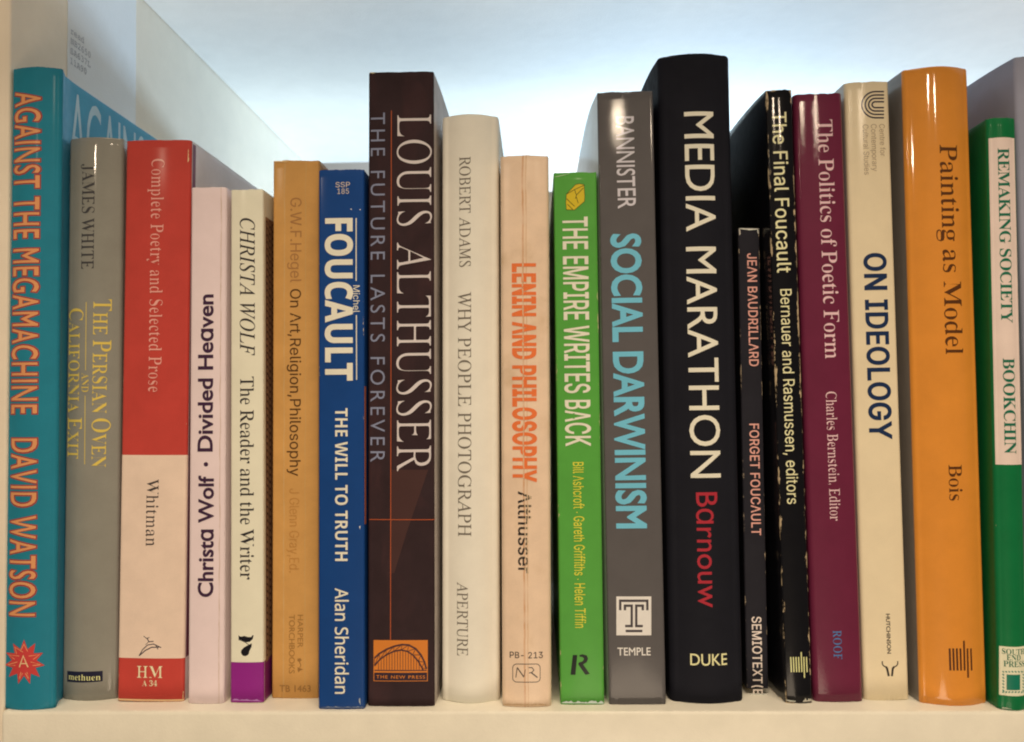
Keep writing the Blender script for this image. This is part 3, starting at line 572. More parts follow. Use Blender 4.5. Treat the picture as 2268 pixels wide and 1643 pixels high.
class Shell:
    """cross-section of cover - spine - cover, addressed by arc length s (0 in the middle of the spine)"""

    def __init__(self, W, bul, cr, dep, fl, fr, tau=.018):
        pts = []
        h = W / 2
        n = 26
        for d in np.linspace(dep, cr, n) ** 1.0:
            pts.append((-h - fl * (1 - math.exp(-(d - cr) / tau)), d))
        for a in np.linspace(0, math.pi / 2, 8)[1:-1]:
            pts.append((-h + cr - cr * math.cos(a), cr - cr * math.sin(a)))
        for x in np.linspace(-h + cr, h - cr, 29):
            pts.append((x, -bul * (1 - (x / (h - cr)) ** 2)))
        for a in np.linspace(math.pi / 2, 0, 8)[1:-1]:
            pts.append((h - cr + cr * math.cos(a), cr - cr * math.sin(a)))
        for d in np.linspace(cr, dep, n):
            pts.append((h + fr * (1 - math.exp(-(d - cr) / tau)), d))
        self.p = np.array(pts)
        seg = np.hypot(*np.diff(self.p, axis=0).T)
        s = np.concatenate([[0], np.cumsum(seg)])
        mid = n + 6 + 14
        self.s = s - s[mid]
        self.sl = self.s[n - 1]; self.sr = self.s[n + 6 + 29 + 6]
        t = np.gradient(self.p, self.s, axis=0)
        t /= np.hypot(t[:, 0], t[:, 1])[:, None]
        self.n = np.stack([t[:, 1], -t[:, 0]], 1)     # outward

    def at(self, s, off=0.):
        s = np.asarray(s, float)
        x = np.interp(s, self.s, self.p[:, 0]); y = np.interp(s, self.s, self.p[:, 1])
        nx = np.interp(s, self.s, self.n[:, 0]); ny = np.interp(s, self.s, self.n[:, 1])
        l = np.hypot(nx, ny)
        return x + nx / l * off, y + ny / l * off


def shell_part(name, sh, s0, s1, H, t, mat, parent, corner, rag=0., lift0=0., edge_in=.00025):
    ss = np.unique(np.concatenate([[s0, s1], sh.s[(sh.s > s0) & (sh.s < s1)]]))
    zs = np.concatenate([[lift0, lift0 + edge_in * 2.2, .003], np.linspace(.01, H - .01, 14), [H - .003, H - edge_in * 2.2, H]])
    ns, nz = len(ss), len(zs)
    V, UV, ED = [], [], []
    rb = np.abs(np.convolve(rng.normal(0, rag, ns + 4), np.ones(5) / 5, 'valid'))
    rt = np.convolve(rng.normal(0, rag, ns + 4), np.ones(5) / 5, 'valid')
    for off in (0, -t):
        x, y = sh.at(ss, off)
        for j, z in enumerate(zs):
            for i in range(ns):
                zz = z + (rb[i] if j == 0 else 0) + (rt[i] if j == nz - 1 else 0)
                inset = edge_in if j in (0, nz - 1) and off == 0 else 0
                if inset:
                    xx, yy = sh.at(ss[i], -inset); V.append((float(xx), float(yy), zz))
                else:
                    V.append((x[i], y[i], zz))
                UV.append((ss[i] * 100, z * 100))
                ED.append((min(abs(ss[i] - c) for c in corner) * 100, min(z - lift0, H - z) * 100))
    F = []
    N = ns * nz
    for j in range(nz - 1):
        for i in range(ns - 1):
            a = j * ns + i
            F.append((a, a + 1, a + ns + 1, a + ns))
            F.append((N + a, N + a + ns, N + a + ns + 1, N + a + 1))
    for i in range(ns - 1):
        F.append((i, N + i, N + i + 1, i + 1))
        k = (nz - 1) * ns + i
        F.append((k, k + 1, N + k + 1, N + k))
    for j in range(nz - 1):
        a, b = j * ns, (j + 1) * ns
        F.append((a, b, N + b, N + a))
        a += ns - 1; b += ns - 1
        F.append((a, N + a, N + b, b))
    return link_mesh(name, V, F, mat, parent, UV, ED)


def sheet(name, sh, vs, fs, off, mat, parent):
    """flat (s, z) faces laid onto the shell; cut finely where the spine is round"""
    bm = bmesh.new()
    bv = [bm.verts.new((v[0], v[1], v[2] if len(v) > 2 else 0)) for v in vs]
    for f in fs:
        try: bm.faces.new([bv[k] for k in f])
        except ValueError: pass
    if fs and max(len(f) for f in fs) > 3:
        bmesh.ops.triangulate(bm, faces=list(bm.faces), ngon_method='EAR_CLIP')
    lo, hi = vs[:, 0].min(), vs[:, 0].max()
    cuts = [s for s in sh.s[::1] if lo < s < hi]
    if len(cuts) > 40: cuts = cuts[::2]
    for s in cuts:
        bmesh.ops.bisect_plane(bm, geom=list(bm.verts) + list(bm.edges) + list(bm.faces), dist=1e-7,
                               plane_co=(s, 0, 0), plane_no=(1, 0, 0))
    S = np.array([v.co[:] for v in bm.verts])
    idx = {v: i for i, v in enumerate(bm.verts)}
    F = [[idx[v] for v in f.verts] for f in bm.faces]
    bm.free()
    x, y = sh.at(S[:, 0], off + S[:, 2])
    V = np.stack([x, y, S[:, 1]], 1)
    UV = [(a * 100, b * 100) for a, b, _ in S]
    return link_mesh(name, V, F, mat, parent, UV, None, smooth=False)


# ------------------------------------------------------------------ bookcase
lam = board_mat('white_laminate', (.89, .865, .75))
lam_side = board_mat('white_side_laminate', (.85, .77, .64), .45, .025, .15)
lam_top = board_mat('white_shelf_underside', (.87, .86, .83), .62, .02, .10)
case = thing('bookcase', 'cream white bookcase holding the row of books, open at the back', 'bookcase', (0, 0, 0))
box_part('shelf', (-.2003, 0, -.024), (.42, .40, 0), lam, case, .0013)
panel = box_part('side_panel', (-.2235, .0022, -.06), (-.2005, .41, .40), lam_side, case, .0012)
box_part('upper_shelf', (-.2006, -.060, .3212), (.42, .40, .343), lam_top, case, .0010)  # overhang in front is unseen, shaped to shade the book tops
box_part('light_stop_rail', (-.2003, .205, .0003), (.42, .215, .243), lam_side, case, .0008)  # unseen, added to block daylight leaking through gaps between the books

wall = box_part('wall', (-4, 5.5, -2), (5, 5.6, 4), board_mat('wall_paint', (.82, .82, .80), .7), None, 0)
wall['kind'] = 'structure'

# label stuck on the inside of the panel
lm = board_mat('label_card', (.69, .69, .68), .35, .01)
lab = box_part('shelf_label', (-.2006, .0398, .205), (-.20022, .0995, .3195), lm, panel, 0)
lab_ink = ink_mat((.30, .31, .36))
for i, t in enumerate(('read', 'NB2650', 'SA637L', '11A90')):
    vs, fs = glyphs(remap(t, 0x1D670, 0x1D68A, 0x1D7F6), 'gill')
    k = .0030
    vv = [(-.20016, .0420 + x * k * 1.02, .2745 - i * .0044 + y * k) for x, y in vs]
    link_mesh('label_lettering', vv, fs, lab_ink, lab, [(0, 0)] * len(vv), smooth=False)

# ------------------------------------------------------------------ books
BOOKS = [
 (-0.19184, 0.00255, 4e-05, 0.24257, 0.01989, 0.00416, 0.0016, 0.0016, 0, 0.15),
 (-0.17399, 0.01224, 8e-05, 0.21811, 0.02157, 0.00716, 0.002, 0.0016, 1, 0.15),
 (-0.14871, 0.0096, 0.00016, 0.21592, 0.02571, 0.01214, 0.0005, 0.0012, 0, 0.14),
 (-0.12642, 0.00752, 3e-05, 0.19654, 0.01388, 0.00497, 0.0004, 0.0012, 0, 0.135),
 (-0.1108, 0.00774, 1e-05, 0.19554, 0.01271, 0.00082, 0.0004, 0.001, 0, 0.13),
 (-0.09398, 0.01302, 4e-05, 0.20794, 0.01829, 0.00492, 0.0003, 0.0009, 0, 0.125),
 (-0.07348, 0.00216, 4e-05, 0.20091, 0.01724, 0.00423, 0.0003, 0.0009, 0, 0.128),
 (-0.0518, 0.00479, 9e-05, 0.23877, 0.02495, 0.00707, 0.0003, 0.001, 0, 0.155),
 (-0.02633, 0.0102, 0.0001, 0.22302, 0.02196, 0.00908, 0.0028, 0.0025, 1, 0.15),
 (-0.00503, 0.00455, 7e-05, 0.20542, 0.01832, 0.00754, 0.0008, 0.002, 0, 0.13),
 (0.01559, 0.00652, 0.0, 0.19936, 0.01633, 0.00017, 0.0003, 0.0009, 0, 0.13),
 (0.03597, 0.00651, 5e-05, 0.22984, 0.0211, -0.0043, 0.0002, 0.0008, 0, 0.15),
 (0.0622, 0.00915, 2e-05, 0.24424, 0.02747, -0.00179, 0.0022, 0.0032, 1, 0.16),
 (0.08284, 0.01652, 1e-05, 0.17903, 0.00827, 0.00182, 0.0002, 0.0007, 0, 0.112),
 (0.09565, 0.0078, 5e-05, 0.22968, 0.00989, -0.01037, 0.0004, 0.0009, 0, 0.145),
 (0.11084, 0.00913, 9e-05, 0.22832, 0.01838, -0.01015, 0.0005, 0.0022, 0, 0.145),
 (0.12914, 0.01091, 5e-05, 0.23313, 0.01666, -0.00657, 0.0005, 0.0015, 0, 0.14),
 (0.15215, 0.00762, 1e-05, 0.23631, 0.02419, -0.00084, 0.0028, 0.0016, 1, 0.158),
 (0.17022, 0.00155, 5e-05, 0.21486, 0.01057, 0.01033, 0.001, 0.0016, 0, 0.14),
 (0.18714, 0.00554, 0.0, 0.23942, 0.01413, -5e-05, 0.0008, 0.0018, 1, 0.16),
]
# (x, y, z, height, width, lean, bulge, corner, hard, depth)
TEXTS = [
 (1, 'title_lettering', 'AGAINST THE MEGAMACHINE', 'gill', 'd', -0.00795, 0.23315, 0.12288, 0.0106, (0.7838, 0.3612, 0.1606), {'off': 0.012, 'sp': 1.12, 'halo': (0.3631, 0.0641, 0.0709), 'halow': 0.00055}),
 (1, 'author_lettering', 'DAVID WATSON', 'gill', 'd', -0.00766, 0.10093, 0.0662, 0.01042, (0.7838, 0.3612, 0.1606), {'off': 0.012, 'sp': 1.12, 'halo': (0.3631, 0.0641, 0.0709), 'halow': 0.00055}),
 (2, 'author_lettering', 'JAMES WHITE', 'rom', 'd', -0.0042, 0.20752, 0.0414, 0.00507, (0.0649, 0.0641, 0.0709), {'thin': 0.03}),
 (2, 'title_lettering', 'The Persian Oven', 'sc', 'd', 0.00106, 0.15446, 0.06525, 0.00659, (0.8005, 0.6251, 0.1361), {'thin': 0.03}),
 (2, 'title_lettering', 'California Exit', 'sc', 'd', -0.0098, 0.15091, 0.05856, 0.00665, (0.8005, 0.6251, 0.1361), {'thin': 0.03}),
 (2, 'title_lettering', 'AND', 'rom', 'd', -0.00335, 0.12561, 0.00736, 0.00282, (0.8005, 0.6251, 0.1361), {'sp': 0.93, 'thin': 0.03}),
 (2, 'publisher_lettering', 'methuen', 'rom', 'f', -0.00759, 0.00774, 0.01291, 0.00223, (0.852, 0.8751, 0.4174), {'thin': 0.03, 'lift': 3, 'asc': 1}),
 (3, 'title_lettering', 'Complete Poetry and Selected Prose', 'rom', 'd', -0.00224, 0.20849, 0.09064, 0.00487, (0.88, 0.4355, 0.3881), {'thin': 0.04}),
 (3, 'author_lettering', 'Whitman', 'rom', 'd', -0.00234, 0.08439, 0.02551, 0.00457, (0.0771, 0.0641, 0.0657), {'thin': 0.04}),
 (3, 'publisher_lettering', 'HM', 'rom', 'f', -0.00499, 0.00903, 0.00986, 0.00434, (0.88, 0.8364, 0.5828), {'thin': 0.045, 'lift': 3}),
 (3, 'publisher_lettering', 'A 34', 'rom', 'f', -0.0029, 0.00593, 0.00576, 0.00204, (0.88, 0.8364, 0.5828), {'lift': 3, 'thin': 0.02}),
 (4, 'author_lettering', 'Christɑ Wolf', 'gill', 'u', 0.00263, 0.04001, 0.04588, 0.00557, (0.0573, 0.0242, 0.0657), {'off': 0.034}),
 (4, 'title_lettering', 'Divided Heɑven', 'gill', 'u', 0.00213, 0.09498, 0.06015, 0.00554, (0.0573, 0.0242, 0.0657), {'off': 0.034}),
 (5, 'author_lettering', 'CHRISTA WOLF', 'ital', 'd', -0.00251, 0.18441, 0.05287, 0.0055, (0.0409, 0.0382, 0.0431), {}),
 (5, 'title_lettering', 'The Reader and the Writer', 'rom', 'd', -0.0024, 0.12359, 0.07706, 0.00512, (0.0409, 0.0382, 0.0431), {'sp': 0.93, 'thin': 0.04}),
 (6, 'author_lettering', 'G.W.F.Hegel', 'inter', 'd', -0.00215, 0.19325, 0.03315, 0.00435, (0.454, 0.2272, 0.082), {}),
 (6, 'title_lettering', 'On Art,Religion,Philosophy', 'inter', 'd', -0.0022, 0.15745, 0.07256, 0.00424, (0.1162, 0.0559, 0.0178), {'off': 0.006}),
 (6, 'author_lettering', 'J Glenn Gray,Ed.', 'inter', 'd', -0.00233, 0.08002, 0.03204, 0.00387, (0.5706, 0.2846, 0.0763), {'off': -0.01}),
 (6, 'publisher_lettering', 'HARPER', 'gill', 'd', 0.001, 0.03178, 0.01254, 0.00209, (0.4185, 0.2184, 0.0607), {'off': 0.008}),
 (6, 'publisher_lettering', 'TORCHBOOKS', 'gill', 'd', -0.00232, 0.03178, 0.02231, 0.00219, (0.4185, 0.2184, 0.0607), {'off': 0.008}),
 (6, 'publisher_lettering', 'TB 1463', 'gill', 'f', -0.00598, 0.00255, 0.01205, 0.0024, (0.4185, 0.2184, 0.0709), {'off': 0.01}),
 (7, 'publisher_lettering', 'SSP', 'inter', 'f', -0.00207, 0.19416, 0.00547, 0.00197, (0.6876, 0.6251, 0.5828), {'off': 0.004}),
 (7, 'publisher_lettering', '185', 'inter', 'f', -0.00138, 0.19166, 0.00436, 0.00197, (0.6876, 0.6251, 0.5828), {'off': 0.004}),
 (7, 'title_lettering', 'FOUCAULT', 'sansb', 'd', -0.00587, 0.18249, 0.06121, 0.00942, (0.88, 0.8751, 0.7598), {'off': 0.022}),
 (7, 'author_lettering', 'Michel', 'inter', 'd', 0.00455, 0.157, 0.0102, 0.00244, (0.88, 0.8751, 0.7598), {}),
 (7, 'title_lettering', 'THE WILL TO TRUTH', 'sansb', 'd', -0.00226, 0.11098, 0.05662, 0.0044, (0.88, 0.8751, 0.7598), {'off': -0.004}),
 (7, 'author_lettering', 'Alan Sheridan', 'sans', 'd', -0.00227, 0.04438, 0.03871, 0.00446, (0.88, 0.8751, 0.7598), {'off': 0.016}),
 (8, 'author_lettering', 'LOUIS', 'caps', 'd', -0.00131, 0.22216, 0.04252, 0.01235, (0.7348, 0.6915, 0.7181), {'thin': 0.024}),
 (8, 'author_lettering', 'ALTHUSSER', 'caps', 'd', -0.00147, 0.17327, 0.08632, 0.01234, (0.7348, 0.6915, 0.7181), {'thin': 0.024}),
 (8, 'title_lettering', 'THE FUTURE LASTS FOREVER', 'gill', 'd', -0.01158, 0.2231, 0.13259, 0.00545, (0.257, 0.2949, 0.4479), {'sp': 1.35, 'off': -0.004}),
 (8, 'publisher_lettering', 'THE NEW PRESS', 'gill', 'f', -0.00926, 0.01027, 0.01824, 0.00116, (0.7348, 0.2455, 0.0392), {'off': 0.01, 'lift': 4, 'sp': 1.2}),
 (9, 'author_lettering', 'ROBERT ADAMS', 'caps', 'd', -0.00399, 0.20648, 0.04236, 0.0042, (0.1929, 0.1772, 0.1522), {'thin': 0.005}),
 (9, 'title_lettering', 'WHY PEOPLE PHOTOGRAPH', 'caps', 'd', -0.00455, 0.15462, 0.0926, 0.00487, (0.1929, 0.1772, 0.1522), {'thin': 0.005}),
 (9, 'publisher_lettering', 'APERTURE', 'caps', 'd', -0.00501, 0.04492, 0.02742, 0.00409, (0.1929, 0.1772, 0.1522), {'thin': 0.005}),
 (10, 'title_lettering', 'LENIN AND PHILOSOPHY', 'inter', 'd', -0.00449, 0.16454, 0.08192, 0.0082, (0.88, 0.2097, 0.0607), {'off': 0.08, 'crack': 1}),
 (10, 'author_lettering', 'Althusser', 'inter', 'd', -0.00288, 0.07927, 0.03019, 0.00478, (0.0253, 0.0197, 0.023), {'off': 0.024, 'crack': 2}),
 (10, 'publisher_lettering', 'PB- 213', 'inter', 'f', -0.00627, 0.01788, 0.01229, 0.00224, (0.0504, 0.0382, 0.0392), {'off': 0.012}),
 (11, 'title_lettering', 'THE EMPIRE WRITES BACK', 'inter', 'd', -0.00483, 0.18238, 0.08661, 0.00917, (0.88, 0.88, 0.7598), {'off': 0.03}),
 (11, 'author_lettering', 'Bill Ashcroft · Gareth Griffiths · Helen Tiffin', 'inter', 'd', -0.00229, 0.08984, 0.06151, 0.00387, (0.8005, 0.7802, 0.082), {'off': 0.014}),
 (12, 'author_lettering', 'BANNIST', 'gill', 'd', -0.00363, 0.22031, 0.02677, 0.00665, (0.7268, 0.7262, 0.8361), {'off': 0.012}),
 (12, 'author_lettering', 'ER', 'gill', 'd', -0.00348, 0.19284, 0.00774, 0.00663, (0.7268, 0.7262, 0.8361), {'off': 0.012}),
 (12, 'title_lettering', 'SOCIAL DARWINISM', 'gill', 'd', -0.00612, 0.17564, 0.11071, 0.01047, (0.1929, 0.6251, 0.88), {'off': 0.045}),
 (12, 'publisher_lettering', 'TEMPLE', 'gill', 'f', -0.00706, 0.01808, 0.01227, 0.00282, (0.88, 0.88, 0.88), {'off': 0.014}),
 (13, 'title_lettering', 'MEDIA', 'gill', 'd', -0.00449, 0.22185, 0.04567, 0.01106, (0.88, 0.8751, 0.7598), {'off': 0.004}),
 (13, 'title_lettering', 'MARATHON', 'gill', 'd', -0.00476, 0.17033, 0.08688, 0.01122, (0.88, 0.8751, 0.7598), {'off': 0.004}),
 (13, 'author_lettering', 'Bɑrnouw', 'gill', 'd', -0.00297, 0.07806, 0.04262, 0.00784, (0.4662, 0.0322, 0.056), {'off': 0.004}),
 (13, 'publisher_lettering', 'DUKE', 'gill', 'f', -0.00631, 0.01412, 0.01375, 0.00416, (0.88, 0.88, 0.5128), {'off': 0.008}),
 (14, 'author_lettering', 'JEAN BAUDRILLARD', 'inter', 'd', -0.00083, 0.1691, 0.04382, 0.00358, (0.88, 0.4621, 0.4174), {'off': 0.026}),
 (14, 'title_lettering', 'FORGET FOUCAULT', 'inter', 'd', -0.00121, 0.10316, 0.04271, 0.00355, (0.88, 0.4621, 0.4174), {'off': 0.026}),
 (14, 'publisher_lettering', 'SEMIOTEXT(E', 'inter', 'd', -0.00172, 0.02956, 0.0295, 0.00351, (0.88, 0.7987, 0.7598), {'off': 0.026}),
 (15, 'title_lettering', 'The Final Foucault', 'inter', 'd', -0.00285, 0.22112, 0.06112, 0.00522, (0.88, 0.88, 0.5648), {'off': 0.016}),
 (15, 'author_lettering', 'Bernauer and Rasmussen, editors', 'inter', 'd', -0.00201, 0.15379, 0.08039, 0.00419, (0.88, 0.88, 0.5648), {'off': 0.006}),
 (16, 'title_lettering', 'The Politics of Poetic Form', 'rom', 'd', -0.00094, 0.21835, 0.09089, 0.00564, (0.88, 0.6251, 0.6978), {'sp': 0.93, 'thin': 0.03}),
 (16, 'author_lettering', 'Charles Bernstein, Editor', 'rom', 'd', -0.0012, 0.11504, 0.04818, 0.00386, (0.88, 0.6251, 0.6978), {'sp': 0.93, 'thin': 0.04}),
 (16, 'publisher_lettering', 'ROOF', 'rom', 'd', -0.0016, 0.02628, 0.01062, 0.00298, (0.0815, 0.2455, 0.5828), {'thin': 0.04}),
 (17, 'series_lettering', 'Centre for', 'inter', 'd', 0.00399, 0.21668, 0.01234, 0.00213, (0.407, 0.3161, 0.2169), {'off': -0.012}),
 (17, 'series_lettering', 'Contemporary', 'inter', 'd', 0.00077, 0.21669, 0.01804, 0.00216, (0.407, 0.3161, 0.2169), {'off': -0.012}),
 (17, 'series_lettering', 'Cultural Studies', 'inter', 'd', -0.00228, 0.21659, 0.01924, 0.0021, (0.407, 0.3161, 0.2169), {'off': -0.012}),
 (17, 'title_lettering', 'ON IDEOLOGY', 'inter', 'd', -0.0033, 0.16739, 0.07049, 0.00805, (0.0109, 0.0322, 0.107), {'off': 0.05}),
 (17, 'publisher_lettering', 'HUTCHINSON', 'gill', 'd', 0.00036, 0.03192, 0.01467, 0.00143, (0.0573, 0.0483, 0.0431), {'off': 0.02}),
 (18, 'title_lettering', 'Painting as Model', 'rom', 'd', -0.00069, 0.20655, 0.07809, 0.00674, (0.1108, 0.0382, 0.0098), {'sp': 0.93, 'thin': 0.035}),
 (18, 'author_lettering', 'Bois', 'rom', 'd', -0.00092, 0.08769, 0.01306, 0.00485, (0.1108, 0.0382, 0.0098), {'sp': 0.93, 'thin': 0.035}),
 (19, 'title_lettering', 'REMAKING SOCIETY', 'rom', 'd', -0.00208, 0.20355, 0.06423, 0.00394, (0.0109, 0.1772, 0.107), {'sp': 0.93, 'thin': 0.012, 'lift': 3}),
 (19, 'author_lettering', 'BOOKCHIN', 'rom', 'd', -0.00185, 0.12647, 0.03471, 0.00409, (0.0109, 0.1772, 0.107), {'sp': 0.93, 'thin': 0.012, 'lift': 3}),
 (19, 'publisher_lettering', 'SOUTH', 'rom', 'f', -0.00405, 0.01989, 0.00816, 0.00185, (0.0109, 0.1772, 0.107), {'lift': 3, 'sp': 0.93, 'thin': 0.02}),
 (19, 'publisher_lettering', 'END', 'rom', 'f', -0.00262, 0.01781, 0.00488, 0.00185, (0.0109, 0.1772, 0.107), {'lift': 3, 'sp': 0.93, 'thin': 0.02}),
 (19, 'publisher_lettering', 'PRESS', 'rom', 'f', -0.00361, 0.01549, 0.00778, 0.00194, (0.0109, 0.1772, 0.107), {'lift': 3, 'sp': 0.93, 'thin': 0.02}),
]
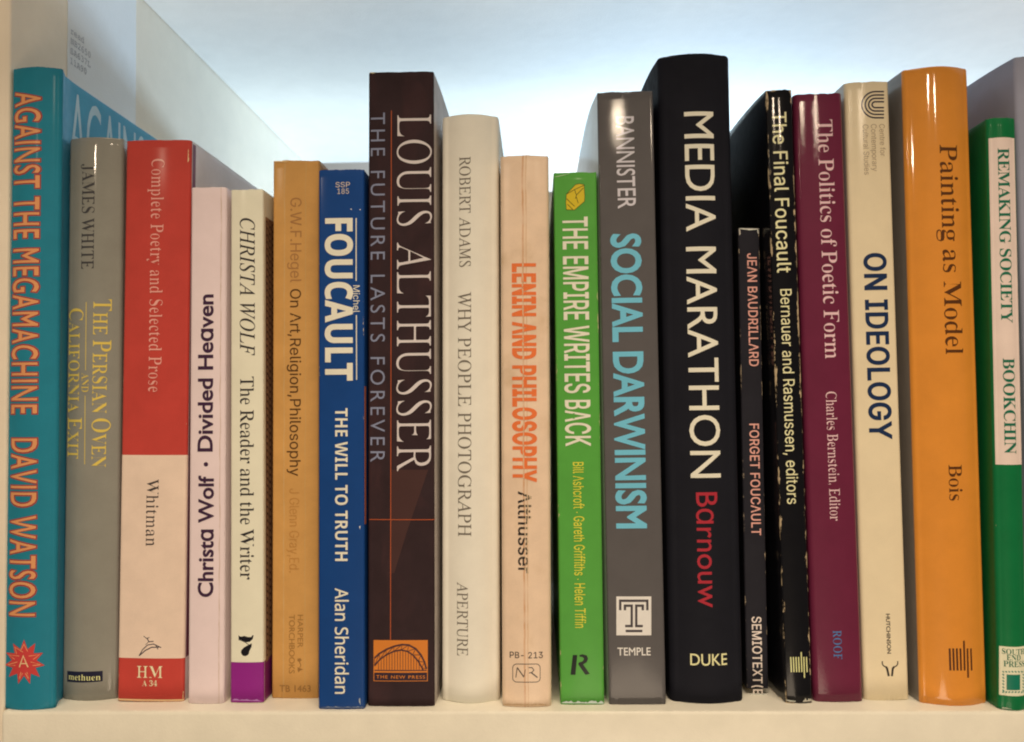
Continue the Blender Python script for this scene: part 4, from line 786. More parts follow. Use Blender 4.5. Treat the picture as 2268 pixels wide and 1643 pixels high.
SHAPES = [
 (1, 'publisher_emblem', (0.6275, 0.0641, 0.0657), [('p', [(-0.00103, 0.02605), (0.00038, 0.02252), (0.00317, 0.02467), (0.00257, 0.02095), (0.00583, 0.02096), (0.00363, 0.01834), (0.00643, 0.01625), (0.00331, 0.01557), (0.00485, 0.0121), (0.00169, 0.0135), (0.00141, 0.00972), (-0.00086, 0.01272), (-0.00321, 0.00964), (-0.00364, 0.01341), (-0.00775, 0.01179), (-0.00572, 0.01539), (-0.00986, 0.01599), (-0.00623, 0.01814), (-0.00928, 0.02067), (-0.00493, 0.02081), (-0.00582, 0.02449), (-0.00241, 0.02247)])], 1),
 (1, 'publisher_emblem', (0.8696, 0.3382, 0.1783), [('l', 0.00033, [(0.00041, 0.02172), (-0.00101, 0.02438), (-0.00242, 0.02167)]), ('l', 0.00033, [(0.00251, 0.01873), (0.00468, 0.02034), (0.00084, 0.01998)]), ('l', 0.00033, [(0.00231, 0.01646), (0.00518, 0.01659), (0.00155, 0.0178)]), ('l', 0.00033, [(-0.00035, 0.0137), (0.00099, 0.01133), (0.00027, 0.01407)]), ('l', 0.00033, [(-0.00206, 0.01404), (-0.00278, 0.01126), (-0.0014, 0.01368)]), ('l', 0.00033, [(-0.0036, 0.01771), (-0.00838, 0.01625), (-0.00447, 0.01633)]), ('l', 0.00033, [(-0.00284, 0.01992), (-0.00777, 0.02005), (-0.00479, 0.0186)]), ('l', 0.00033, [(-0.00132, 0.02143), (-0.00486, 0.02316), (-0.004, 0.0206)])], 2),
 (1, 'publisher_emblem', (0.88, 0.6091, 0.3465), [('l', 0.00053, [(-0.00271, 0.01583), (-0.00122, 0.02004), (0.00065, 0.01589)]), ('l', 0.00043, [(-0.00199, 0.01719), (-4e-05, 0.01722)])], 3),
 (2, 'gold_rule', (0.8005, 0.6251, 0.1361), [('l', 0.00027, [(-0.00187, 0.15323), (-0.00179, 0.12666)]), ('l', 0.00027, [(-0.00184, 0.11685), (-0.00167, 0.0903)])], 1),
 (2, 'name_plate', (0.0172, 0.0176, 0.0472), [('p', [(-0.00854, 0.0108), (-0.00051, 0.01106), (0.00606, 0.01116), (0.0061, 0.00721), (-0.00046, 0.00695), (-0.00847, 0.00668)])], 1),
 (3, 'publisher_emblem', (0.0573, 0.052, 0.0763), [('l', 0.00037, [(-0.00432, 0.01723), (-0.00294, 0.01964), (-0.00103, 0.02137), (0.00123, 0.02174), (0.00419, 0.02038)]), ('l', 0.00043, [(-0.00432, 0.01723), (-0.00188, 0.01932), (0.00055, 0.02054), (0.00333, 0.02055)]), ('l', 0.00027, [(-0.00267, 0.02476), (-0.00142, 0.02376), (-0.00038, 0.02428)]), ('l', 0.00037, [(-0.00143, 0.0241), (-0.00053, 0.02257), (0.00122, 0.02276)]), ('l', 0.00023, [(-0.00053, 0.02274), (-0.00191, 0.02136)]), ('l', 0.0003, [(0.00211, 0.02123), (0.003, 0.0197)])], 1),
 (4, 'title_dot', (0.0573, 0.0242, 0.0657), [('p', [(0.0006, 0.09017), (0.00056, 0.08991), (0.00044, 0.08967), (0.00025, 0.08948), (0.0, 0.08936), (-0.00026, 0.08932), (-0.00054, 0.08936), (-0.00078, 0.08948), (-0.00098, 0.08967), (-0.0011, 0.08991), (-0.00115, 0.09018), (-0.00111, 0.09044), (-0.00098, 0.09068), (-0.00079, 0.09087), (-0.00054, 0.09099), (-0.00027, 0.09104), (-1e-05, 0.09099), (0.00024, 0.09087), (0.00043, 0.09068), (0.00056, 0.09044), (0.0006, 0.09017)])], 1),
 (5, 'publisher_emblem', (0.0096, 0.0092, 0.0155), [('p', [(-0.00309, 0.02557), (-0.00256, 0.02516), (-0.00185, 0.02509), (-0.0008, 0.02535), (0.00058, 0.02493), (0.00177, 0.02491), (0.00236, 0.02566), (0.0027, 0.02549), (0.00236, 0.02414), (0.00126, 0.02315), (-0.00011, 0.02299), (-0.0015, 0.02357), (-0.00247, 0.02398), (-0.00301, 0.02363)]), ('l', 0.00022, [(-0.00292, 0.02397), (-0.00063, 0.02307), (0.00126, 0.0218)])], 1),
 (5, 'publisher_emblem', (0.0096, 0.0092, 0.0155), [('p', [(-0.00212, 0.0193), (-0.00194, 0.02002), (-0.00098, 0.02104), (0.00075, 0.02197), (0.00202, 0.02254), (0.00194, 0.02128), (0.00109, 0.0196), (0.00095, 0.01876), (0.00046, 0.01814), (-0.00037, 0.0178), (-0.00124, 0.01791), (-0.00189, 0.0185)])], 1),
 (6, 'publisher_emblem', (0.3631, 0.1851, 0.056), [('p', [(0.00085, 0.01496), (0.00207, 0.0153), (0.00259, 0.01444), (0.00172, 0.01393), (0.00103, 0.0141)]), ('l', 0.00033, [(0.00155, 0.01427), (0.00225, 0.01273), (0.0019, 0.0117)]), ('p', [(0.00103, 0.01187), (0.00312, 0.01101), (0.0019, 0.0105), (0.00138, 0.00982), (0.00103, 0.01067)])], 1),
 (7, 'title_rule', (0.88, 0.8751, 0.7598), [('l', 0.00037, [(0.00568, 0.18243), (0.00566, 0.1587)]), ('l', 0.00037, [(0.00573, 0.14578), (0.00579, 0.12156)])], 1),
 (7, 'scuff_mark', (0.88, 0.88, 0.88), [('p', [(0.0034, 0.18586), (0.00391, 0.18603), (0.00408, 0.18552)])], 1),
 (7, 'scuff_mark', (0.88, 0.88, 0.88), [('p', [(0.00695, 0.18586), (0.00746, 0.18569), (0.00712, 0.18534)])], 1),
 (7, 'scuff_mark', (0.88, 0.88, 0.88), [('p', [(0.00665, 0.06698), (0.00715, 0.06731), (0.00698, 0.06597)])], 1),
 (8, 'orange_rule', (0.53, 0.1154, 0.0392), [('l', 0.00028, [(-0.00365, 0.22384), (-0.00391, 0.02458)])], 2),
 (8, 'orange_rule', (0.53, 0.1154, 0.0392), [('l', 0.00028, [(-0.0119, 0.06906), (0.01359, 0.06898)])], 3),
 (8, 'tinted_wedge', (0.0688, 0.0322, 0.0321), [('p', [(-0.00368, 0.08764), (0.01023, 0.0876), (0.00634, 0.07633), (0.0021, 0.06407), (-0.00248, 0.0493), (-0.00384, 0.04896)])], 1),
 (8, 'publisher_emblem', (0.7348, 0.2455, 0.0392), [('p', [(-0.0103, 0.02432), (0.01, 0.02441), (0.00998, 0.00929), (-0.01028, 0.00916)])], 1),
 (8, 'publisher_emblem', (0.038, 0.0219, 0.0392), [('p', [(-0.01003, 0.01233), (0.00973, 0.01245), (0.00973, 0.00954), (-0.01003, 0.00942)])], 2),
 (8, 'publisher_emblem', (0.0907, 0.0414, 0.0472), [('l', 0.00067, [(-0.00995, 0.01766), (-0.00808, 0.01936), (-0.00552, 0.02089), (-0.00264, 0.02209), (0.0004, 0.02277), (0.00293, 0.02261), (0.00546, 0.02128), (0.00747, 0.01894), (0.00881, 0.01627), (0.00948, 0.01378)]), ('l', 0.00057, [(-0.00995, 0.01483), (-0.0079, 0.0172), (-0.00552, 0.0189), (-0.00264, 0.02026), (7e-05, 0.02078), (0.00243, 0.02028), (0.00445, 0.01895), (0.00646, 0.01662), (0.00781, 0.01429), (0.00831, 0.01329)]), ('l', 0.00022, [(-0.00995, 0.01766), (-0.00995, 0.01483)]), ('l', 0.00022, [(-0.00995, 0.01483), (-0.00808, 0.01936)]), ('l', 0.00022, [(-0.00808, 0.01936), (-0.0079, 0.0172)]), ('l', 0.00022, [(-0.0079, 0.0172), (-0.00552, 0.02089)]), ('l', 0.00022, [(-0.00552, 0.02089), (-0.00552, 0.0189)]), ('l', 0.00022, [(-0.00552, 0.0189), (-0.00264, 0.02209)]), ('l', 0.00022, [(-0.00264, 0.02209), (-0.00264, 0.02026)]), ('l', 0.00022, [(-0.00264, 0.02026), (0.0004, 0.02277)]), ('l', 0.00022, [(0.0004, 0.02277), (7e-05, 0.02078)]), ('l', 0.00022, [(7e-05, 0.02078), (0.00293, 0.02261)]), ('l', 0.00022, [(0.00293, 0.02261), (0.00243, 0.02028)]), ('l', 0.00022, [(0.00243, 0.02028), (0.00546, 0.02128)]), ('l', 0.00022, [(0.00546, 0.02128), (0.00445, 0.01895)]), ('l', 0.00022, [(0.00445, 0.01895), (0.00747, 0.01894)]), ('l', 0.00022, [(0.00747, 0.01894), (0.00646, 0.01662)]), ('l', 0.00022, [(0.00646, 0.01662), (0.00881, 0.01627)]), ('l', 0.00022, [(0.00881, 0.01627), (0.00781, 0.01429)]), ('l', 0.00022, [(0.00781, 0.01429), (0.00948, 0.01378)]), ('l', 0.0002, [(-0.00841, 0.01336), (-0.00841, 0.01602)]), ('l', 0.0002, [(-0.00739, 0.01338), (-0.00739, 0.01701)]), ('l', 0.0002, [(-0.00637, 0.01339), (-0.00637, 0.0179)]), ('l', 0.0002, [(-0.00535, 0.01341), (-0.00535, 0.01868)]), ('l', 0.0002, [(-0.00433, 0.01342), (-0.00433, 0.01935)]), ('l', 0.0002, [(-0.00332, 0.01343), (-0.00332, 0.01991)]), ('l', 0.0002, [(-0.0023, 0.01344), (-0.0023, 0.02035)]), ('l', 0.0002, [(-0.00128, 0.01345), (-0.00129, 0.02064)]), ('l', 0.0002, [(-0.00027, 0.01346), (-0.00027, 0.02077)]), ('l', 0.0002, [(0.00074, 0.01346), (0.00074, 0.02066)]), ('l', 0.0002, [(0.00175, 0.01347), (0.00175, 0.02037)]), ('l', 0.0002, [(0.00276, 0.01347), (0.00277, 0.01995)]), ('l', 0.0002, [(0.00377, 0.01347), (0.00378, 0.0194)]), ('l', 0.0002, [(0.00478, 0.01347), (0.00478, 0.01874)]), ('l', 0.0002, [(0.00579, 0.01347), (0.00579, 0.01796)]), ('l', 0.0002, [(0.0068, 0.01346), (0.0068, 0.01709)]), ('l', 0.00037, [(-0.00995, 0.01316), (0.00965, 0.01328)])], 2),
 (10, 'publisher_emblem', (0.0573, 0.0448, 0.0472), [('l', 0.00025, [(0.00351, 0.01576), (0.0039, 0.01569), (0.00426, 0.01553), (0.00457, 0.01528), (0.00481, 0.01497), (0.00496, 0.0146), (0.005, 0.01422), (0.00499, 0.01059), (0.00493, 0.0102), (0.00478, 0.00985), (0.00454, 0.00956), (0.00423, 0.00933), (0.00387, 0.0092), (0.00348, 0.00916), (-0.0037, 0.00911), (-0.00409, 0.00914), (-0.00445, 0.00927), (-0.00476, 0.00948), (-0.005, 0.00978), (-0.00515, 0.01013), (-0.0052, 0.01051), (-0.00519, 0.01415), (-0.00513, 0.01453), (-0.00498, 0.0149), (-0.00474, 0.01522), (-0.00443, 0.01548), (-0.00406, 0.01564), (-0.00367, 0.01571), (0.00351, 0.01576)])], 1),
 (10, 'publisher_emblem', (0.0573, 0.0448, 0.0472), [('l', 0.0003, [(-0.00403, 0.01074), (-0.00351, 0.0144)]), ('l', 0.0004, [(-0.00351, 0.0144), (-0.00102, 0.011)]), ('l', 0.00023, [(-0.00102, 0.011), (-0.0005, 0.01381)]), ('l', 0.0003, [(0.00067, 0.01448), (0.002, 0.01447), (0.00266, 0.01347), (0.00183, 0.01266), (0.00083, 0.0125)]), ('l', 0.00043, [(0.00166, 0.01266), (0.00399, 0.01079)])], 1),
 (11, 'publisher_emblem', (0.7348, 0.5778, 0.0321), [('p', [(-0.00337, 0.19108), (0.0001, 0.19462), (0.00164, 0.19494), (0.00335, 0.19457), (0.00354, 0.19043), (0.00343, 0.18819), (-0.00038, 0.18497), (-0.00345, 0.18513), (-0.00365, 0.18781)])], 1),
 (11, 'publisher_emblem', (0.0538, 0.0685, 0.0155), [('l', 0.00022, [(-0.00337, 0.19108), (-0.00027, 0.19273), (0.00351, 0.1944)]), ('l', 0.00022, [(-0.00027, 0.19273), (0.00038, 0.19064), (2e-05, 0.18927)]), ('l', 0.00022, [(0.00038, 0.19064), (0.00316, 0.19337)]), ('l', 0.00022, [(-0.00339, 0.18935), (-0.00036, 0.18635)]), ('l', 0.00022, [(-0.00308, 0.18727), (-0.00106, 0.18516)]), ('l', 0.00022, [(0.00037, 0.18995), (0.00102, 0.18753)]), ('l', 0.00017, [(-0.00337, 0.19108), (0.0001, 0.19462), (0.00164, 0.19494), (0.00335, 0.19457), (0.00354, 0.19043), (0.00343, 0.18819), (-0.00038, 0.18497), (-0.00345, 0.18513), (-0.00365, 0.18781), (-0.00337, 0.19108)])], 2),
 (11, 'publisher_emblem', (0.0096, 0.0157, 0.0134), [('p', [(-0.00335, 0.01834), (-0.00168, 0.01835), (-0.00245, 0.01104), (-0.00429, 0.01102)]), ('p', [(-0.00084, 0.01835), (0.00034, 0.0186), (0.00184, 0.01817), (0.00233, 0.01701), (0.0018, 0.01568), (0.00045, 0.01486), (0.00292, 0.01136), (0.00123, 0.01104), (-0.00139, 0.01486), (-0.00121, 0.01553), (0.0003, 0.01602), (0.00082, 0.01702), (0.00016, 0.0176), (-0.00085, 0.01769)])], 1),
 (12, 'publisher_emblem', (0.88, 0.88, 0.88), [('p', [(-0.00705, 0.0398), (0.00589, 0.0397), (0.00559, 0.0254), (-0.00733, 0.02548)])], 1),
 (12, 'publisher_emblem', (0.0729, 0.0641, 0.0763), [('l', 0.00087, [(-0.00573, 0.03472), (-0.00566, 0.03822), (0.00438, 0.03814), (0.00431, 0.03464)]), ('l', 0.00087, [(-0.00397, 0.03471), (-0.00394, 0.03638), (-0.00143, 0.03636), (-0.00158, 0.02888), (-0.00401, 0.02889)]), ('l', 0.00087, [(0.00263, 0.03466), (0.00267, 0.03633), (0.00024, 0.03635), (9e-05, 0.02886), (0.00251, 0.02884)]), ('l', 0.00087, [(-0.00388, 0.02706), (0.00231, 0.02702)])], 2),
 (15, 'publisher_emblem', (0.8005, 0.8364, 0.4174), [('l', 0.00043, [(-0.00257, 0.01701), (-0.00251, 0.01146)]), ('l', 0.00043, [(-0.00164, 0.01702), (-0.00158, 0.01148)]), ('l', 0.00043, [(-0.0007, 0.01703), (-0.00063, 0.01149)]), ('l', 0.00043, [(0.00026, 0.01702), (0.00032, 0.01148)]), ('l', 0.00043, [(0.00129, 0.01882), (0.0013, 0.01146)]), ('l', 0.00043, [(0.00222, 0.01696), (0.00221, 0.00935)]), ('l', 0.00043, [(0.00322, 0.01691), (0.00329, 0.01136)])], 1),
 (17, 'series_emblem', (0.0352, 0.0322, 0.056), [('l', 0.00057, [(0.00632, 0.22924), (0.00295, 0.22922), (0.00193, 0.22913), (0.00095, 0.22886), (5e-05, 0.22841), (-0.00074, 0.22781), (-0.00139, 0.22707), (-0.00188, 0.22622), (-0.0022, 0.22528), (-0.00233, 0.2243), (-0.00226, 0.22331), (-0.002, 0.22235), (-0.00157, 0.22146), (-0.00097, 0.22067), (-0.00022, 0.22002), (0.00065, 0.21953), (0.00161, 0.21923), (0.00262, 0.21912), (0.00597, 0.21913)]), ('l', 0.00057, [(0.00628, 0.22793), (0.00291, 0.22791), (0.00214, 0.22784), (0.00141, 0.22764), (0.00073, 0.22731), (0.00013, 0.22686), (-0.00036, 0.22631), (-0.00073, 0.22567), (-0.00097, 0.22498), (-0.00107, 0.22425), (-0.00102, 0.22352), (-0.00083, 0.22281), (-0.0005, 0.22215), (-4e-05, 0.22157), (0.00053, 0.22109), (0.00118, 0.22073), (0.0019, 0.2205), (0.00266, 0.22042), (0.00602, 0.22043)]), ('l', 0.00057, [(0.00623, 0.22662), (0.00286, 0.2266), (0.00235, 0.22656), (0.00186, 0.22643), (0.00141, 0.22621), (0.00101, 0.22591), (0.00068, 0.22555), (0.00043, 0.22514), (0.00026, 0.22468), (0.0002, 0.22421), (0.00023, 0.22373), (0.00036, 0.22327), (0.00059, 0.22284), (0.00089, 0.22247), (0.00127, 0.22216), (0.00171, 0.22192), (0.0022, 0.22178), (0.0027, 0.22173), (0.00606, 0.22174)]), ('l', 0.00057, [(0.00619, 0.22532), (0.00282, 0.22529), (0.00257, 0.22528), (0.00232, 0.22521), (0.00209, 0.22511), (0.00189, 0.22497), (0.00172, 0.2248), (0.0016, 0.22461), (0.00152, 0.2244), (0.00148, 0.22418), (0.0015, 0.22396), (0.00157, 0.22374), (0.00168, 0.22355), (0.00184, 0.22337), (0.00203, 0.22323), (0.00225, 0.22312), (0.00249, 0.22306), (0.00275, 0.22303), (0.00611, 0.22305)])], 1),
 (17, 'publisher_emblem', (0.0409, 0.0351, 0.0321), [('l', 0.00043, [(-0.00147, 0.01444), (-0.00154, 0.01416), (-0.00156, 0.01388), (-0.00154, 0.01359), (-0.00147, 0.01332), (-0.00135, 0.01307), (-0.0012, 0.01285), (-0.00101, 0.01267), (-0.00079, 0.01254), (-0.00055, 0.01246), (-0.00029, 0.01243)]), ('l', 0.00043, [(0.00417, 0.01434), (0.00423, 0.01406), (0.00423, 0.01377), (0.00419, 0.01349), (0.0041, 0.01322), (0.00396, 0.01298), (0.00378, 0.01277), (0.00357, 0.01259), (0.00333, 0.01247), (0.00307, 0.0124), (0.00281, 0.01238)]), ('l', 0.00077, [(-0.00029, 0.01243), (0.00018, 0.01176), (0.00067, 0.00893)]), ('l', 0.00077, [(0.00281, 0.01238), (0.00228, 0.01172), (0.00185, 0.00891)])], 1),
 (18, 'publisher_emblem', (0.1055, 0.0351, 0.0134), [('l', 0.0007, [(-0.00243, 0.02083), (-0.00239, 0.01283)]), ('l', 0.0007, [(-0.0012, 0.02086), (-0.00116, 0.01287)]), ('l', 0.0007, [(6e-05, 0.02087), (0.0001, 0.01288)]), ('l', 0.0007, [(0.00137, 0.02085), (0.00141, 0.01286)]), ('l', 0.0007, [(0.00282, 0.02357), (0.00276, 0.01281)]), ('l', 0.0007, [(0.00413, 0.02072), (0.00408, 0.01012)]), ('l', 0.0007, [(0.0056, 0.02061), (0.00564, 0.0126)])], 1),
 (19, 'title_panel', (0.88, 0.744, 0.6978), [('p', [(-0.00496, 0.2076), (0.00475, 0.2075), (0.00515, 0.08786), (-0.00488, 0.08784)])], 1),
 (19, 'publisher_panel', (0.88, 0.88, 0.6777), [('p', [(-0.00488, 0.02255), (0.00496, 0.02262), (0.00459, 0.00518), (-0.00523, 0.00508)])], 1),
 (19, 'publisher_emblem', (0.0109, 0.2097, 0.1361), [('p', [(-0.00271, 0.01266), (0.00193, 0.01278), (0.00179, 0.00735), (-0.00281, 0.00719)])], 3),
 (19, 'publisher_emblem', (0.0538, 0.2846, 0.2272), [('l', 0.0004, [(-0.00402, 0.01361), (-0.00347, 0.01335)]), ('l', 0.0004, [(-0.00418, 0.00605), (-0.00358, 0.00641)]), ('l', 0.0004, [(-0.00309, 0.01373), (-0.00257, 0.01348)]), ('l', 0.0004, [(-0.00322, 0.00617), (-0.00268, 0.00656)]), ('l', 0.0004, [(-0.00216, 0.01385), (-0.00161, 0.01358)]), ('l', 0.0004, [(-0.00229, 0.0063), (-0.00173, 0.00668)]), ('l', 0.0004, [(-0.00117, 0.01394), (-0.00058, 0.01365)]), ('l', 0.0004, [(-0.00131, 0.00639), (-0.00072, 0.00675)]), ('l', 0.0004, [(-0.00011, 0.01398), (0.00053, 0.01366)]), ('l', 0.0004, [(-0.00027, 0.00645), (0.00038, 0.00677)]), ('l', 0.0004, [(0.00105, 0.01396), (0.00176, 0.0136)]), ('l', 0.0004, [(0.00088, 0.00644), (0.00159, 0.00672)]), ('l', 0.0004, [(0.00235, 0.01387), (0.00315, 0.01345)]), ('l', 0.0004, [(0.00215, 0.00635), (0.00296, 0.00658)]), ('l', 0.0004, [(0.00381, 0.01368), (0.00444, 0.01337)]), ('l', 0.0004, [(0.00359, 0.00616), (0.0043, 0.00646)]), ('l', 0.0004, [(-0.00404, 0.01265), (-0.00349, 0.01222)]), ('l', 0.0004, [(0.00314, 0.01281), (0.00378, 0.01224)]), ('l', 0.0004, [(-0.00406, 0.01152), (-0.00351, 0.01109)]), ('l', 0.0004, [(0.0031, 0.01169), (0.00374, 0.01112)]), ('l', 0.0004, [(-0.00409, 0.01039), (-0.00352, 0.00996)]), ('l', 0.0004, [(0.00307, 0.01057), (0.00371, 0.01)]), ('l', 0.0004, [(-0.00411, 0.00927), (-0.00354, 0.00883)]), ('l', 0.0004, [(0.00304, 0.00945), (0.00368, 0.00888)]), ('l', 0.0004, [(-0.00413, 0.00814), (-0.00356, 0.0077)]), ('l', 0.0004, [(0.00301, 0.00834), (0.00364, 0.00776)]), ('l', 0.0004, [(-0.00416, 0.00702), (-0.00357, 0.00657)]), ('l', 0.0004, [(0.00298, 0.00722), (0.00361, 0.00664)])], 3),
 (14, 'worn_edge', (0.8005, 0.8364, 0.7812), [('p', [(-0.00374, 0.17889), (-0.00321, 0.17864), (-0.00268, 0.17868), (-0.00215, 0.17848), (-0.0016, 0.17859), (-0.00106, 0.17862), (-0.00053, 0.17839), (0.0, 0.17806), (0.00055, 0.17811), (0.00111, 0.17812), (0.00167, 0.17843), (0.00222, 0.17822), (0.00279, 0.17837), (0.00335, 0.17842), (0.00391, 0.17859), (0.00391, 0.17868), (0.00336, 0.1787), (0.0028, 0.17871), (0.00224, 0.17872), (0.00169, 0.17874), (0.00113, 0.17875), (0.00058, 0.17877), (3e-05, 0.17879), (-0.00051, 0.17881), (-0.00105, 0.17884), (-0.00159, 0.17886), (-0.00213, 0.17889), (-0.00267, 0.17892), (-0.0032, 0.17895), (-0.00374, 0.17898)])], 3),
 (14, 'worn_edge', (0.613, 0.5933, 0.5471), [('p', [(-0.0036, 0.17626), (-0.0035, 0.17644), (-0.00346, 0.17662), (-0.00316, 0.17681), (-0.00322, 0.17699), (-0.00323, 0.17716), (-0.00325, 0.17734), (-0.00352, 0.1775), (-0.00348, 0.17768), (-0.00335, 0.17787), (-0.00331, 0.17805), (-0.00327, 0.17822), (-0.00327, 0.1784), (-0.00362, 0.17856), (-0.00373, 0.17873), (-0.0038, 0.17873), (-0.00379, 0.17855), (-0.00378, 0.17838), (-0.00377, 0.1782), (-0.00376, 0.17802), (-0.00375, 0.17785), (-0.00374, 0.17767), (-0.00374, 0.17749), (-0.00373, 0.17732), (-0.00372, 0.17714), (-0.00371, 0.17696), (-0.0037, 0.17679), (-0.00369, 0.17661), (-0.00368, 0.17643), (-0.00367, 0.17626)])], 3),
 (14, 'worn_edge', (0.8005, 0.8364, 0.7812), [('p', [(0.00354, 0.17844), (0.00323, 0.17811), (0.00322, 0.17781), (0.00332, 0.17753), (0.00349, 0.17725), (0.00338, 0.17694), (0.00368, 0.17667), (0.00375, 0.17668), (0.00373, 0.17697), (0.0037, 0.17727), (0.00368, 0.17756), (0.00366, 0.17785), (0.00363, 0.17815), (0.00361, 0.17844)])], 3),
 (14, 'worn_edge', (0.8005, 0.8364, 0.7812), [('p', [(-0.00366, 0.00048), (-0.00312, 0.0004), (-0.0026, 0.0001), (-0.00206, 0.00013), (-0.00152, 0.00025), (-0.00097, 0.00033), (-0.00044, 0.00011), (0.00012, 0.00022), (0.00066, 9e-05), (0.00122, 9e-05), (0.00178, 0.00019), (0.00234, 0.0002), (0.0029, 0.0001), (0.00346, 0.00013), (0.00402, 0.00032), (0.00402, 0.00038), (0.00347, 0.00039), (0.00291, 0.00042), (0.00235, 0.00045), (0.00179, 0.00048), (0.00123, 0.0005), (0.00068, 0.00052), (0.00013, 0.00053), (-0.00042, 0.00054), (-0.00096, 0.00055), (-0.00151, 0.00055), (-0.00205, 0.00055), (-0.00258, 0.00055), (-0.00312, 0.00054), (-0.00366, 0.00054)])], 3),
 (15, 'worn_edge', (0.6572, 0.6578, 0.5828), [('p', [(0.00124, 0.00071), (0.00158, 0.00118), (0.00195, 0.00138), (0.00229, 0.00204), (0.00274, 0.00108), (0.00312, 0.0011), (0.00346, 0.00184), (0.00388, 0.00141), (0.00424, 0.00175), (0.00467, 0.00087), (0.00468, 0.00074), (0.00431, 0.00071), (0.00393, 0.00068), (0.00354, 0.00068), (0.00315, 0.00067), (0.00277, 0.00066), (0.00238, 0.00064), (0.002, 0.00062), (0.00162, 0.0006), (0.00124, 0.00058)])], 3),
 (15, 'worn_edge', (0.8005, 0.8364, 0.7812), [('p', [(-0.00476, 0.0013), (-0.00435, 0.00098), (-0.0039, 0.00098), (-0.00351, 0.00067), (-0.00302, 0.00096), (-0.0026, 0.00083), (-0.00215, 0.00087), (-0.00174, 0.00064), (-0.00124, 0.0009), (-0.00123, 0.00097), (-0.00167, 0.00103), (-0.00211, 0.00108), (-0.00255, 0.00112), (-0.00299, 0.00117), (-0.00342, 0.00121), (-0.00385, 0.00125), (-0.00429, 0.0013), (-0.00475, 0.00137)])], 3),
 (11, 'worn_edge', (0.7348, 0.88, 0.88), [('p', [(-0.00778, 0.00065), (-0.00716, 0.00104), (-0.00655, 0.00112), (-0.00594, 0.00146), (-0.00535, 0.00111), (-0.00474, 0.00131), (-0.00413, 0.00161), (-0.00354, 0.00094), (-0.00293, 0.0009), (-0.00233, 0.00105), (-0.00171, 0.0015), (-0.00111, 0.00137), (-0.00051, 0.00104), (9e-05, 0.00112), (0.0007, 0.00098), (0.00131, 0.00121), (0.0019, 0.00085), (0.00252, 0.00139), (0.00313, 0.00154), (0.00374, 0.00158), (0.00434, 0.00137), (0.00495, 0.00155), (0.00554, 0.00073), (0.00615, 0.00094), (0.00677, 0.00149), (0.00738, 0.0013), (0.00796, 0.00048), (0.00796, 0.0004), (0.00735, 0.0004), (0.00675, 0.00042), (0.00614, 0.00045), (0.00553, 0.00047), (0.00492, 0.00049), (0.00432, 0.00051), (0.00371, 0.00052), (0.00311, 0.00054), (0.0025, 0.00055), (0.0019, 0.00056), (0.00129, 0.00057), (0.00069, 0.00058), (8e-05, 0.00059), (-0.00052, 0.0006), (-0.00113, 0.0006), (-0.00173, 0.0006), (-0.00234, 0.0006), (-0.00294, 0.0006), (-0.00355, 0.0006), (-0.00415, 0.0006), (-0.00475, 0.00059), (-0.00536, 0.00059), (-0.00596, 0.00058), (-0.00657, 0.00057), (-0.00717, 0.00056), (-0.00778, 0.00056)])], 3),
 (11, 'worn_edge', (0.4785, 0.7802, 0.4174), [('p', [(-0.00789, 0.19777), (-0.0071, 0.19778), (-0.00632, 0.19776), (-0.00559, 0.198), (-0.00483, 0.19809), (-0.00411, 0.19839), (-0.00337, 0.19857), (-0.0026, 0.19865), (-0.00189, 0.19896), (-0.0019, 0.19901), (-0.00265, 0.19886), (-0.0034, 0.19871), (-0.00415, 0.19856), (-0.0049, 0.19841), (-0.00565, 0.19827), (-0.0064, 0.19812), (-0.00715, 0.19798), (-0.0079, 0.19782)])], 3),
 (8, 'worn_edge', (0.613, 0.5326, 0.3465), [('p', [(-0.01229, 0.2387), (-0.01176, 0.23857), (-0.01124, 0.23845), (-0.01072, 0.23817), (-0.01019, 0.23843), (-0.00967, 0.23862), (-0.00967, 0.23869), (-0.01019, 0.23871), (-0.01072, 0.23873), (-0.01124, 0.23875), (-0.01177, 0.23876), (-0.01229, 0.23877)])], 3),
 (7, 'worn_edge', (0.2236, 0.2846, 0.4174), [('p', [(-0.00806, 0.00057), (-0.0073, 0.00068), (-0.00654, 0.00072), (-0.00578, 0.00079), (-0.00502, 0.00107), (-0.00426, 0.00091), (-0.00351, 0.00089), (-0.00275, 0.00082), (-0.002, 0.00121), (-0.00125, 0.00098), (-0.0005, 0.00089), (0.00025, 0.00083), (0.00099, 0.00083), (0.00174, 0.00088), (0.00248, 0.00109), (0.00323, 0.00087), (0.00397, 0.00081), (0.00471, 0.00099), (0.00544, 0.00088), (0.00618, 0.00118), (0.00692, 0.0008), (0.00765, 0.00095), (0.0084, 0.00064), (0.0084, 0.00061), (0.00765, 0.00061), (0.00692, 0.00062), (0.00618, 0.00064), (0.00544, 0.00065), (0.00471, 0.00066), (0.00397, 0.00067), (0.00323, 0.00068), (0.00248, 0.00068), (0.00174, 0.00069), (0.00099, 0.00069), (0.00025, 0.00069), (-0.0005, 0.00068), (-0.00125, 0.00068), (-0.002, 0.00067), (-0.00275, 0.00066), (-0.00351, 0.00065), (-0.00426, 0.00063), (-0.00502, 0.00062), (-0.00578, 0.0006), (-0.00654, 0.00058), (-0.0073, 0.00055), (-0.00806, 0.00054)])], 3),
